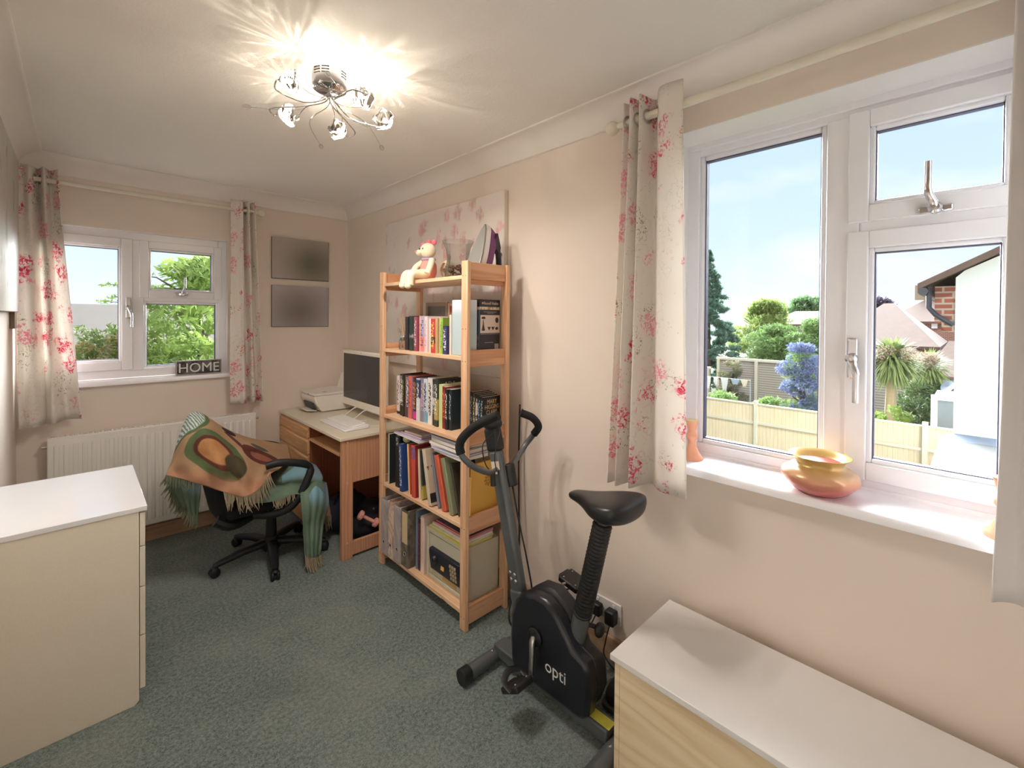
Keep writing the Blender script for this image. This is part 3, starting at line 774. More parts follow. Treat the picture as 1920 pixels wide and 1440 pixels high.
for a, b in ((0.05, KZ-0.020),):
    MB().box(KX0+0.010, KX0+0.026, KY0+0.03, KY1-0.030, a, b).build('drawer', MT['ash'], t, bevel=0.001)

# ================================================================= SILL ORNAMENTS
n = NT('gold_to_rose_lacquer', 0.28); v = n.co(); x, y, z = n.sep(v)
c = n.ramp(n.m('DIVIDE', z, 0.115), [(0.0, lin((196,92,96))), (0.25, lin((206,116,108))), (0.55, lin((206,158,120))), (0.8, lin((196,164,96))), (1.0, lin((214,178,106)))])
n.color(c); n.b.inputs['Metallic'].default_value = 0.25; n.b.inputs['Coat Weight'].default_value = 0.3; MT['bowl'] = n.mat
n = NT('red_bowl_inside', 0.4); n.color(n.mix(n.noise(n.co(), 9, 2), lin((150,50,50)), lin((176,78,64)))); MT['bowl_in'] = n.mat
BC = (1.668, 0.335, 0.9135)
t = thing('bowl', 'squat gold and pink metal bowl on the sill of the large window', 'bowl', BC)
MB().lathe([(0.0,0),(0.052,0),(0.056,0.003),(0.078,0.014),(0.099,0.036),(0.105,0.050),(0.101,0.064),(0.083,0.078),(0.067,0.085),(0.063,0.092),(0.066,0.102),(0.078,0.112),(0.083,0.115),(0.082,0.1165),(0.076,0.1135),(0.063,0.104),(0.058,0.096)], BC, 64).build('body', MT['bowl'], t, smooth=60)
MB().lathe([(0.0585,0.097),(0.060,0.090),(0.064,0.084),(0.080,0.076),(0.097,0.062),(0.100,0.050),(0.094,0.038),(0.074,0.018),(0.05,0.008),(0.0,0.007)][::-1], BC, 48).build('inside', MT['bowl_in'], t, smooth=60)
MT['terracotta'] = plain('terracotta_satin', (222,158,124), 0.4, var=0.06, coat=0.15)
candle = [(0,0),(0.040,0),(0.041,0.004),(0.036,0.012),(0.026,0.026),(0.018,0.045),(0.014,0.062),(0.015,0.070),(0.0215,0.082),(0.0225,0.090),(0.018,0.100),(0.015,0.106),(0.018,0.124),(0.023,0.142),(0.0245,0.146),(0.022,0.147),(0.016,0.128),(0,0.125)]
for p, lb in (((1.705, 0.758, 0.9135), 'terracotta candlestick on the sill beside the floral curtain, left of the gold bowl'),
              ((1.655, -0.058, 0.9135), 'terracotta candlestick at the right end of the sill, half behind the white curtain')):
    t = thing('candlestick', lb, 'candlestick', p, 'terracotta candlesticks on the sill')
    MB().lathe(candle, p, 40).build('body', MT['terracotta'], t, smooth=50)
    MB().lathe([(0.0185,0.1463),(0.0250,0.1463),(0.0252,0.1490),(0.0190,0.1485)], p, 32).build('gilt_rim', plain('gilt_rim', (204,180,120), 0.3, 0.7), t)
# ================================================================= DESK
MT['desk_side'] = wood('warm_stained_beech', (206,156,124), (190,136,104), 'Z', 0.45, knots=False, ring=10)
MT['desk_y'] = wood('oiled_pine_drawer', (222,176,128), (196,146,98), 'Y', 0.45, knots=False)
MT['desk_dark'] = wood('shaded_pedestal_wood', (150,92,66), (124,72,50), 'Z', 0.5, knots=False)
DX0, DX1, DY0, DY1, DZ = 1.098, 1.632, 2.580, 3.690, 0.738
t = thing('desk', 'small wooden desk with cream top in the back right corner', 'desk', (1.36, 3.13, 0))
MB().box(DX0, DX1, DY0, DY1, DZ-0.020, DZ).build('desktop', plain('cream_laminate', (226,216,198), 0.32, var=0.04), t, bevel=0.003)
mb = MB(); mb.box(DX0+0.018, DX0+0.085, DY0+0.012, DY0+0.045, 0, DZ-0.02); mb.build('leg', MT['desk_side'], t, bevel=0.002)
mb = MB(); mb.box(DX1-0.07, DX1-0.005, DY0+0.012, DY0+0.045, 0, DZ-0.02); mb.build('leg', MT['desk_side'], t, bevel=0.002)
MB().box(DX0+0.085, DX1-0.07, DY0+0.018, DY0+0.036, 0.455, DZ-0.02).build('side_panel', MT['desk_side'], t, bevel=0.001)
MB().box(DX0+0.085, DX1-0.07, DY0+0.018, DY0+0.040, 0.015, 0.095).build('lower_rail', MT['desk_side'], t, bevel=0.002)
mb = MB()
for z in (0.10, 0.46, 0.70):
    mb.lathe([(0,0),(0.007,0),(0.005,0.003),(0,0.004)], (DX0+0.05, DY0+0.012, z), 12, (0,-1,0))
mb.build('screw_cap', plain('screw_cap', (214,170,130), 0.5), t)
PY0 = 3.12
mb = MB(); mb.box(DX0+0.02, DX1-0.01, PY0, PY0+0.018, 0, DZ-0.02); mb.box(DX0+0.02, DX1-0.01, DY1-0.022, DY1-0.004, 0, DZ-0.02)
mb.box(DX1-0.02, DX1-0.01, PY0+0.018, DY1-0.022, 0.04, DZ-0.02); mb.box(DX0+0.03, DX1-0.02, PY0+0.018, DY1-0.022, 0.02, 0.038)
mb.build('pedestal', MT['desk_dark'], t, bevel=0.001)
for i, (a, b) in enumerate(((0.635, 0.708), (0.525, 0.628), (0.395, 0.518), (0.05, 0.388))):
    mb = MB(); pr = [(DX0+0.020, a), (DX0+0.002, a), (DX0+0.002, b-0.022), (DX0+0.012, b-0.012), (DX0+0.012, b), (DX0+0.020, b)]
    mb.prism(pr, PY0-0.004, DY1-0.004, 'XZ')
    mb.build('drawer', MT['desk_y'], t, bevel=0.002)
MB().box(DX0+0.015, DX1-0.15, DY0+0.05, PY0-0.004, 0.618, 0.634).build('keyboard_shelf', MT['desk_y'], t, bevel=0.001)
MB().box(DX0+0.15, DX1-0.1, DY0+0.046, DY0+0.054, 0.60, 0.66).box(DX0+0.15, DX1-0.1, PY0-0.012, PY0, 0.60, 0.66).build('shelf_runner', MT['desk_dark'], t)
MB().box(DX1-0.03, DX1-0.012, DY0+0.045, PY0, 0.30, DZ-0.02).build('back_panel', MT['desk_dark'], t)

# ================================================================= PRINTER
MT['printer'] = plain('white_printer_plastic', (236,232,226), 0.42, var=0.02)
px0, px1, py0, py1, pz = 1.245, 1.560, 3.376, 3.672, DZ
t = thing('printer', 'white inkjet printer on the far end of the desk, left of the monitor', 'printer', (1.4, 3.5, pz))
mb = MB()
prof = [(px0+0.055, pz+0.004), (px1, pz+0.004), (px1, pz+0.126), (px0+0.004, pz+0.126), (px0+0.000, pz+0.112), (px0+0.010, pz+0.075)]
mb.prism(prof, py0, py1, 'XZ'); mb.build('body', MT['printer'], t, bevel=0.010)
MB().prism([(px0-0.004, pz+0.128), (px0+0.0, pz+0.142), (px1-0.01, pz+0.146), (px1, pz+0.128)], py0-0.003, py1+0.003, 'XZ').build('scanner_lid', MT['printer'], t, bevel=0.006)
MB().prism([(px0+0.020, pz+0.020), (px0+0.002, pz+0.066), (px0+0.014, pz+0.070), (px0+0.032, pz+0.020)], py0+0.05, py1-0.06, 'XZ').build('paper_slot', plain('slot_grey', (70,70,74), 0.6), t)
MB().obox((px0-0.005, (py0+py1)/2-0.01, pz+0.016), (0.075, 0.20, 0.005), Matrix.Rotation(R(8), 3, 'Y')).build('output_tray', MT['printer'], t, bevel=0.002)
MB().lathe([(0,0),(0.016,0),(0.016,0.001),(0,0.001)], (px0+0.09, py0+0.05, pz+0.1445), 20).build('round_badge', plain('badge_grey', (176,172,168), 0.4), t)
MB().box(px0-0.0045, px0-0.0035, py1-0.19, py1-0.17, pz+0.131, pz+0.137).build('badge', plain('front_badge', (120,118,120), 0.4), t)
MB().obox((px1-0.03, (py0+py1)/2-0.02, pz+0.20), (0.006, 0.22, 0.13), Matrix.Rotation(R(18), 3, 'Y')).build('paper_support', MT['printer'], t, bevel=0.003)

# ================================================================= MONITOR, KEYBOARD
MT['casing_white'] = plain('glossy_white_casing', (240,234,222), 0.2, var=0.02)
mx = 1.452
t = thing('computer_monitor', 'white framed flat computer screen standing on the desk behind the bookcase post', 'monitor', (1.47, 3.05, DZ))
MB().box(mx, mx+0.045, 2.735, 3.370, 0.790, 1.205).build('casing', MT['casing_white'], t, bevel=0.008)
MB().box(mx-0.0012, mx+0.001, 2.757, 3.348, 0.846, 1.180).build('screen', plain('dark_screen', (58,58,60), 0.22, var=0.05), t, smooth=0)
MB().lathe([(0,0),(0.004,0),(0,0.0012)], (mx, 3.06, 1.193), 12, (-1,0,0)).build('camera_dot', MT['black_plastic'], t)
ring = [(mx-0.02, 2.98, 0.792), (mx-0.095, 2.98, 0.744), (mx-0.10, 2.985, DZ+0.004), (mx-0.10, 3.125, DZ+0.004), (mx-0.095, 3.13, 0.744), (mx-0.02, 3.13, 0.792)]
MB().tube([(mx+0.02, 2.98, 0.80)]+ring+[(mx+0.02, 3.13, 0.80)], 0.0035, 8).tube([(mx+0.04, 3.0, 0.80), (mx+0.11, 3.0, DZ+0.004), (mx+0.11, 3.11, DZ+0.004), (mx+0.04, 3.11, 0.80)], 0.0035, 8).build('wire_stand', MT['white_gloss'], t)
t = thing('keyboard', 'chunky white keyboard at the front of the desk', 'keyboard', (1.27, 2.9, DZ))
kb0 = MB().prism([(1.178, DZ+0.001), (1.178, DZ+0.010), (1.215, DZ+0.016), (1.330, DZ+0.030), (1.338, DZ+0.022), (1.338, DZ+0.001)], 2.70, 3.10, 'XZ').build('case', MT['white_gloss'], t, bevel=0.005)
mb = MB()
rot = Matrix.Rotation(R(-7.0), 3, 'Y')
for i in range(6):
    for j in range(15):
        mb.obox((1.222+i*0.0185, 2.735+j*0.0235, DZ+0.0205+i*0.0022), (0.0160, 0.0205, 0.006), rot)
o = mb.build('keys', plain('white_keys', (246,244,240), 0.35), t); o['kind'] = 'stuff'
t = tag(MB().tube(spline([(1.345,3.02,DZ+0.005),(1.38,2.93,DZ+0.004),(1.405,2.86,DZ+0.014),(1.36,2.80,DZ+0.012),(1.37,2.73,DZ+0.004),(1.43,2.70,DZ+0.004)], 8), 0.0022, 6).build('keyboard_cable', MT['white_gloss']), 'thin white looped cable behind the white keyboard', 'cable')

# ================================================================= OFFICE CHAIR
CX, CY = 0.835, 2.955
MT['chair_black'] = plain('black_chair_plastic', (24,26,33), 0.5, var=0.2)
t = thing('office_chair', 'black swivel office chair on castors, half covered by the patterned throw', 'chair', (CX, CY, 0))
mb = MB().box(0.56, 1.03, 2.745, 3.175, 0.345, 0.415); mb.build('seat', MT['black_fabric'], t, bevel=0.03, sub=1)
mb = MB()
G = []
for i in range(9):
    f = i/8; z = 0.33+0.55*f; xx = 0.565-0.115*f; hw = 0.20-0.05*(2*f-1)**2*(1 if f > .5 else 0.3)
    G.append([(xx+0.05*(2*j/8-1)**2-0.01, 2.955+hw*(2*j/8-1), z-(0.03*(2*j/8-1)**4 if i == 8 else 0)) for j in range(9)])
mb.grid(G); mb.build('backrest', MT['black_fabric'], t, solid=0.055, sub=1, smooth=60)
mb = MB().tube(spline([(0.52,2.80,0.36),(0.60,2.80,0.315),(0.75,2.90,0.32),(0.80,2.95,0.34)], 5), 0.03, 10); mb.build('back_bracket', MT['chair_black'], t)
for sy, nm in ((-1, 'armrest'), (1, 'armrest')):
    def Y(o): return CY + sy*(CY-o)
    pts = [(0.735,Y(2.70),0.628),(0.80,Y(2.695),0.634),(0.88,Y(2.695),0.618),(0.955,Y(2.695),0.588),(0.972,Y(2.695),0.555),(0.948,Y(2.695),0.49),(0.915,Y(2.70),0.42),(0.86,Y(2.71),0.36),(0.78,Y(2.74),0.335),(0.70,Y(2.79),0.34)]
    P = spline(pts, 5)
    MB().tube(P, [0.017]*15+[0.014]*5+[0.018]*(len(P)-20), 10, flat=1.25).build(nm, MT['chair_black'], t, smooth=60)
mb = MB(); mb.box(CX-0.10, CX+0.10, CY-0.08, CY+0.08, 0.305, 0.345); mb.build('seat_mechanism', MT['chair_black'], t, bevel=0.01)
mb = MB().cyl((CX,CY,0.08), (CX,CY,0.26), 0.032, 0.026, 20); mb.cyl((CX,CY,0.26), (CX,CY,0.31), 0.015, n=16); mb.build('gas_column', MT['chair_black'], t)
MB().lathe([(0,0.045),(0.045,0.045),(0.055,0.06),(0.052,0.10),(0.035,0.125),(0,0.127)], (CX,CY,0), 28).build('hub', MT['chair_black'], t)
for k in range(5):
    a = R(186+72*k); d = Vector((math.cos(a), math.sin(a), 0)); sd = Vector((-d.y, d.x, 0)); c = Vector((CX, CY, 0))
    P = [c+d*0.03+Vector((0,0,0.092)), c+d*0.15+Vector((0,0,0.086)), c+d*0.27+Vector((0,0,0.068)), c+d*0.305+Vector((0,0,0.060))]
    lg = MB().tube(P, [0.030,0.027,0.021,0.016], 12, flat=0.8).build('base_leg', MT['chair_black'], t, smooth=60)
    w = c+d*0.300
    mb = MB()
    for q in (-1, 1): mb.lathe([(0,0),(0.022,0),(0.026,0.004),(0.026,0.012),(0.020,0.017),(0,0.017)], w+sd*q*0.006+Vector((0,0,0.026)), 20, sd*q)
    mb.tube([w+Vector((0,0,0.066)), w+Vector((0,0,0.030))], 0.007, 8); mb.ell(w+Vector((0,0,0.047)), (0.02,0.02,0.012), 12, 6)
    mb.build('caster', MT['chair_black'], lg, smooth=50)

# ================================================================= THROW OVER THE CHAIR
n = NT('tapestry_throw', 0.95, spec=0.15); uv = n.co('UV'); x, y, z = n.sep(uv)
def ell(cx, cy, rx, ry, rot=0.0, wob=0.035):
    q = n.mix(wob, uv, n.noise(uv, 6, 2, out=1), 'ADD')
    m_ = n.node('Mapping'); n.set(m_.inputs[0], q); m_.vector_type = 'TEXTURE'
    m_.inputs['Location'].default_value = (cx+wob*.5, cy+wob*.5, 0.0); m_.inputs['Rotation'].default_value = (0,0,rot); m_.inputs['Scale'].default_value = (rx, ry, 1)
    a, b, c_ = n.sep(m_.outputs[0])
    return n.m('SQRT', n.m('ADD', n.m('MULTIPLY', a, a), n.m('MULTIPLY', b, b)))
tan1, tan2 = lin((190,160,130)), lin((162,128,98))
c = n.mix(n.noise(uv, 7, 3), tan1, tan2)
green, maroon, ltg, navy = lin((88,110,76)), lin((96,50,48)), lin((158,190,172)), lin((44,44,52))
e1 = ell(0.44, 0.74, 0.25, 0.17, 0.15)
c = n.mix(n.ss(e1, 1.03, 0.97), c, green)
c = n.mix(n.ss(e1, 0.70, 0.65), c, maroon)
c = n.mix(n.ss(e1, 0.55, 0.48), c, n.mix(n.noise(uv, 14, 3), lin((206,158,108)), lin((170,116,76))))
e1b = ell(0.60, 0.80, 0.10, 0.08, -0.3); c = n.mix(n.ss(e1b, 1.0, 0.85), c, lin((74,70,54)))
e2 = ell(0.24, 0.43, 0.25, 0.15, 0.1); c = n.mix(n.ss(e2, 1.02, 0.96), c, green); c = n.mix(n.ss(e2, 0.88, 0.82), c, ltg)
st_ = n.wave(n.map(uv, rot=(0,0,0.5)), 11, 3, 2, 2); c = n.mix(n.m('MULTIPLY', n.ss(e2, 0.84, 0.80), n.ss(st_, 0.78, 0.9)), c, lin((232,236,238)))
c = n.mix(n.m('MULTIPLY', n.ss(e2, 0.84, 0.80), n.ss(st_, 0.15, 0.06)), c, lin((98,104,132)))
e3 = ell(0.84, 0.60, 0.14, 0.12, 0.2); c = n.mix(n.ss(e3, 1.02, 0.96), c, maroon); c = n.mix(n.ss(e3, 0.5, 0.42), c, lin((150,96,80)))
e4 = ell(0.62, 0.46, 0.05, 0.05, 0.6); c = n.mix(n.ss(e4, 1.0, 0.9), c, navy)
e5 = ell(0.82, 0.45, 0.05, 0.03, 0.0); c = n.mix(n.ss(e5, 1.0, 0.9), c, lin((86,92,84)))
e6 = ell(0.68, 0.56, 0.12, 0.025, 0.5); c = n.mix(n.ss(e6, 1.0, 0.9), c, maroon)
edge = n.ss(y, 0.86, 0.93); c = n.mix(n.m('MULTIPLY', edge, 0.6), c, lin((206,150,124)))
c = n.mix(n.m('MULTIPLY', n.noise(n.map(uv, (60,400,1)), 1, 1), 0.25), c, lin((110,86,70)))
n.color(c); n.bump(n.noise(uv, 130, 2), 0.4, 0.002); MT['throw'] = n.mat
n = NT('green_throw_reverse', 0.95, spec=0.15); uv = n.co('UV')
c = n.mix(n.noise(uv, 5, 3), lin((108,132,114)), lin((70,94,80)))
v1 = n.vor(uv, 3.2, out='Color'); v2 = n.sep(v1)
c = n.mix(n.m('MULTIPLY', n.ss(v2[0], 0.80, 0.84), n.ss(n.sep(uv)[1], 0.5, 0.3)), c, lin((124,176,204)))
c = n.mix(n.m('MULTIPLY', n.ss(v2[1], 0.78, 0.82), n.ss(n.sep(uv)[1], 0.5, 0.3)), c, lin((206,152,134)))
c = n.mix(n.m('MULTIPLY', n.noise(n.map(uv, (30,260,1)), 1, 1), 0.5), c, lin((150,170,152)))
n.color(c); n.bump(n.noise(uv, 130, 2), 0.4, 0.002); MT['throw_g'] = n.mat
MT['fringe'] = plain('wool_fringe', (150,138,116), 1.0, var=0.3, scale=60)
MT['fringe_g'] = plain('green_wool_fringe', (118,124,104), 1.0, var=0.35, scale=60)

def cloth(rows, nu, nv, wr, seed, fold=0.0):
    """smooth cloth through rows of control points with woven wrinkles"""
    cols = [spline(r, nu) for r in rows]; k = len(cols[0])
    lines = [spline([c_[i] for c_ in cols], nv) for i in range(k)]
    from mathutils import noise as mn
    G, UV = [], []; m_ = len(lines[0])
    for j in range(m_):
        row, uvr = [], []
        for i in range(k):
            p = lines[i][j].copy()
            a = mn.noise(Vector((p.x*7+seed, p.y*7, p.z*7)))*wr + mn.noise(Vector((p.x*22+seed, p.y*22, p.z*14)))*wr*0.4
            fo = wr*0.35*math.sin(26*(i/(k-1))+3.0*(j/(m_-1))+2*mn.noise(Vector((p.x*4+seed, p.y*4, p.z*4))))*(0.3+0.7*(j/(m_-1)))
            p += Vector((-0.25, -0.95, 0.25))*(a+fo)
            row.append(tuple(p)); uvr.append((i/(k-1), j/(m_-1)))
        G.append(row); UV.append(uvr)
    return G, UV
def fringe(edge, L_, mat, parent, seed, step=2, drift=(0,0,0)):
    rr = random.Random(seed); mb = MB()
    for i in range(0, len(edge), step):
        p = Vector(edge[i]); l = L_*rr.uniform(0.7, 1.15); dx = Vector((rr.uniform(-.014,.014)+drift[0]*l, rr.uniform(-.02,.004)+drift[1]*l, 0))
        mb.tube([p+Vector((0,0,0.004)), p+dx*0.4-Vector((0,0,l*0.5)), p+dx+Vector((rr.uniform(-.008,.008), 0, max(-l, -p.z+0.004)))], [0.0026,0.0034,0.0012], 5)
        mb.tube([p+Vector((0.003,0,0.004)), p+dx*0.2-Vector((-.003,0,l*0.45)), p+dx*0.5+Vector((rr.uniform(-.01,.01), 0, max(-l*0.8, -p.z+0.004)))], [0.002,0.0028,0.001], 5)
    o = mb.build('fringe', mat, parent); o['kind'] = 'stuff'; return o
tw = thing('throw', 'fringed tapestry throw in tan, green and maroon draped over the office chair', 'blanket', (0.7, 2.85, 0.5))
A = [
  [(0.400,3.175,0.500), (0.440,3.185,0.640), (0.500,3.185,0.720), (0.626,3.210,0.640), (0.793,3.260,0.560), (1.004,3.260,0.480)],
  [(0.426,3.120,0.563), (0.462,3.140,0.759), (0.513,3.140,0.827), (0.626,3.160,0.745), (0.793,3.190,0.668), (1.000,3.200,0.590)],
  [(0.377,3.020,0.702), (0.415,3.000,0.874), (0.463,2.950,0.925), (0.592,2.970,0.813), (0.763,3.000,0.682), (0.959,3.000,0.547)],
  [(0.347,2.920,0.674), (0.402,2.860,0.802), (0.474,2.800,0.838), (0.591,2.840,0.763), (0.714,2.860,0.660), (0.870,2.840,0.571)],
  [(0.326,2.860,0.660), (0.394,2.800,0.715), (0.485,2.730,0.722), (0.599,2.720,0.658), (0.707,2.750,0.603), (0.811,2.740,0.584)],
  [(0.313,2.820,0.646), (0.407,2.770,0.610), (0.516,2.690,0.554), (0.613,2.665,0.503), (0.690,2.665,0.521), (0.745,2.675,0.600)]]
G, UV = cloth(A, 12, 12, 0.042, 3)
MB().grid(G, 0, UV).build('tan_panel', MT['throw'], tw, solid=0.006, smooth=70)
fringe(G[-1][26:], 0.075, MT['fringe'], tw, 5, 1, (0.1,-0.3,0))
fringe(G[-1][:14], 0.055, MT['fringe_g'], tw, 6, 1)
G1 = [
  [(0.322,2.850,0.648), (0.368,2.850,0.638), (0.412,2.840,0.627), (0.460,2.830,0.610)],
  [(0.345,2.880,0.545), (0.385,2.870,0.524), (0.421,2.860,0.503), (0.460,2.860,0.478)],
  [(0.374,2.880,0.467), (0.404,2.870,0.435), (0.430,2.860,0.402), (0.448,2.860,0.376)]]
G, UV = cloth(G1, 8, 8, 0.014, 9)
MB().grid(G, 0, UV).build('green_corner', MT['throw_g'], tw, solid=0.006, smooth=70)
left = [r[0] for r in G]
fringe(left+G[-1], 0.055, MT['fringe_g'], tw, 7, 1, (-0.3,0,0))
G2 = [
  [(0.787,2.980,0.500), (0.912,3.000,0.520), (1.031,3.020,0.527), (1.125,3.020,0.467)],
  [(0.736,2.840,0.490), (0.864,2.840,0.490), (0.985,2.840,0.490), (1.110,2.870,0.430)],
  [(0.664,2.730,0.463), (0.791,2.710,0.455), (0.889,2.720,0.450), (1.044,2.760,0.400)],
  [(0.680,2.700,0.440), (0.791,2.690,0.425), (0.889,2.690,0.438), (1.044,2.740,0.353)]]
G, UV = cloth(G2, 10, 10, 0.018, 12)
MB().grid(G, 0, UV).build('green_panel', MT['throw_g'], tw, solid=0.006, smooth=70)
fringe(G[-1][8:20], 0.05, MT['fringe'], tw, 8, 1)
G3 = [
  [(0.926,2.730,0.462), (0.967,2.720,0.475), (1.037,2.740,0.465), (1.105,2.800,0.418)],
  [(0.906,2.660,0.399), (0.949,2.650,0.406), (1.021,2.680,0.393), (1.095,2.740,0.306)],
  [(0.918,2.660,0.243), (0.949,2.650,0.252), (0.995,2.660,0.234), (1.048,2.700,0.203)],
  [(0.923,2.640,0.089), (0.949,2.630,0.071), (0.982,2.640,0.059), (1.017,2.660,0.054)]]
G, UV = cloth(G3, 9, 10, 0.022, 15)
MB().grid(G, 0, UV).build('hanging_end', MT['throw_g'], tw, solid=0.006, smooth=70)
fringe(G[-1], 0.085, MT['fringe'], tw, 9, 1, (0,-0.4,0))
G4 = [[(1.040,2.82,0.40),(1.13,2.86,0.37)],[(1.072,2.84,0.28),(1.15,2.87,0.25)],[(1.082,2.84,0.20),(1.161,2.87,0.17)]]
G, UV = cloth(G4, 10, 6, 0.01, 17)
MB().grid(G, 0, UV).build('pink_corner', plain('pink_tan_weave', (196,146,120), 0.95, var=0.15, scale=40), tw, solid=0.005, smooth=70)
fringe(G[-1], 0.08, MT['fringe'], tw, 10, 1)

# ================================================================= UNDER THE DESK
t = thing('sports_bag', 'dark navy bag on the floor under the desk, behind the chair', 'bag', (1.28, 3.0, 0))
mb = MB(); mb.ell((1.30, 2.98, 0.13), (0.17, 0.12, 0.125), 24, 14); mb.build('body', plain('navy_nylon', (26,28,46), 0.8, var=0.3), t, smooth=60)
MB().tube(spline([(1.20,2.92,0.22),(1.24,2.93,0.28),(1.33,2.93,0.285),(1.38,2.93,0.22)], 6), 0.008, 8).build('carry_strap', MT['black_fabric'], t)
t = thing('rucksack', 'black bag seen through the open end of the desk, under a pink dumbbell', 'bag', (1.33, 2.76, 0))
mb = MB(); mb.ell((1.36, 2.77, 0.085), (0.14, 0.085, 0.082), 24, 14); mb.ell((1.40, 2.80, 0.17), (0.09, 0.06, 0.075), 20, 12); mb.build('body', plain('black_nylon', (24,24,34), 0.75, var=0.3), t, smooth=60)
MB().cyl((1.375,2.715,0.205), (1.38,2.705,0.205), 0.006, n=12).build('stud', MT['steel'], t)
MT['pink'] = plain('pink_neoprene', (226,160,146), 0.6, var=0.05)
t = thing('dumbbell', 'small pink dumbbell on the black bag under the desk', 'dumbbell', (1.33, 2.68, 0.16))
a, b = Vector((1.285,2.672,0.196)), Vector((1.345,2.645,0.152)); d = (b-a).normalized()
MB().cyl(a, b, 0.011, n=14).build('grip', MT['pink'], t)
for p, q in ((a, -d), (b, d)):
    MB().lathe([(0,0),(0.024,0),(0.029,0.006),(0.029,0.022),(0.024,0.028),(0,0.028)], p, 8, q).build('weight', MT['pink'], t, bevel=0.002)
# ================================================================= BOOKCASE
SX0, SX1, SY0, SY1 = 1.275, 1.545, 1.615, 2.445
t = BCASE = thing('bookcase', 'open pine bookcase with five shelves against the right wall', 'bookcase', ((SX0+SX1)/2, (SY0+SY1)/2, 0))
for i, (x0, y0) in enumerate(((SX0, SY0), (SX0, SY1-0.045), (SX1-0.02, SY0), (SX1-0.02, SY1-0.045))):
    o = MB().box(x0, x0+0.02, y0, y0+0.045, 0, 1.715).build('post', MT['pale_wood'], t, bevel=0.002)
    if x0 == SX0:
        mb = MB()
        for z in (0.06, 0.475, 0.865, 1.25, 1.40, 1.645):
            for dy in (0.012, 0.033): mb.lathe([(0,0),(0.0022,0),(0.0022,0.0008),(0,0.0008)], (x0, y0+dy, z), 8, (-1,0,0))
        mb.build('nail', plain('dark_nail', (70,50,40), 0.6), o)
SH = [0.085, 0.485, 0.885, 1.270, 1.650]
for z in SH:
    mb = MB(); w_ = (SX1-SX0-0.012)/3
    for k in range(3):
        mb.box(SX0+0.004+k*w_*1.01, SX0+0.004+k*w_*1.01+w_*0.985, SY0+0.046, SY1-0.046, z-0.018, z)
    mb.build('shelf_board', MT['pale_wood_y'], t, bevel=0.0015)
for z0, z1 in ((0.02, 0.100), (0.44, 0.520), (0.855, 0.925), (1.222, 1.300), (1.632, 1.712)):
    for y0 in (SY0+0.012, SY1-0.030):
        MB().box(SX0+0.021, SX1-0.021, y0, y0+0.018, z0, z1).build('side_rail', MT['pale_wood_x'], t, bevel=0.002)
    # cleats the boards rest on
for z in SH:
    for y0 in (SY0+0.030, SY1-0.048): MB().box(SX0+0.021, SX1-0.021, y0, y0+0.018, z-0.040, z-0.019).build('cleat', MT['pale_wood_x'], t)

# ----------------------------------------------------------------- books
def book(label, y, w, h, d, x0, z, col, group, cover=None, inkc=None, lean=0.0, rng=(0.2,0.92), band=None, name='book', hard=False, page=True, obj_rot=0.0):
    """upright book: spine faces -X at x0; y = near edge of the spine; lean tips it in the Y-Z plane"""
    z = z+abs(math.sin(R(lean)))*w/2+(0.0008 if lean else 0.0)
    t = thing(name, label, 'book' if name == 'book' else name.replace('_', ' '), (x0, y+w/2, z), group)
    t.rotation_euler = (R(lean), 0, 0)
    c0 = 0.0015 if not hard else 0.003
    mat = ink('spine_'+'_'.join(str(k) for k in col)+'_%d' % int(w*1000), col, inkc, w, h, rng[0], rng[1], band) if inkc else \
          (ink('spine_'+'_'.join(str(k) for k in col), col, col, w, h, band=band) if band else plain('cover_'+'_'.join(str(k) for k in col), col, 0.45, var=0.1))
    mb = MB()
    # local coordinates: subtracting origin handled by build, so write them in world
    yc = y+w/2
    mb.prism([(x0+d, yc-w/2), (x0+0.003, yc-w/2), (x0, yc-w/2+0.003), (x0, yc+w/2-0.003), (x0+0.003, yc+w/2), (x0+d, yc+w/2), (x0+d, yc+w/2-c0), (x0+c0+0.002, yc+w/2-c0), (x0+c0+0.002, yc-w/2+c0), (x0+d, yc-w/2+c0)], z, z+h, 'XY')
    cv = mb.build('cover', mat, t, smooth=30)
    if page:
        inset = 0.0 if not hard else 0.003
        MB().box(x0+c0+0.0025, x0+d-0.002, yc-w/2+c0+0.0002, yc+w/2-c0-0.0002, z+0.0005+inset, z+h-0.0012-inset).build('pages', MT['paper'], t, smooth=0)
    if cover:
        MB().box(x0+0.004, x0+d-0.0005, yc-w/2-0.0004, yc-w/2+0.0004, z+0.0008, z+h-0.0008).build('front_cover', plain('front_'+'_'.join(str(k) for k in cover), cover, 0.45, var=0.12), t, smooth=0)
    return t
W_ = (238,236,230)
G3 = 'paperbacks and novels on the middle shelf'
z3 = SH[2]
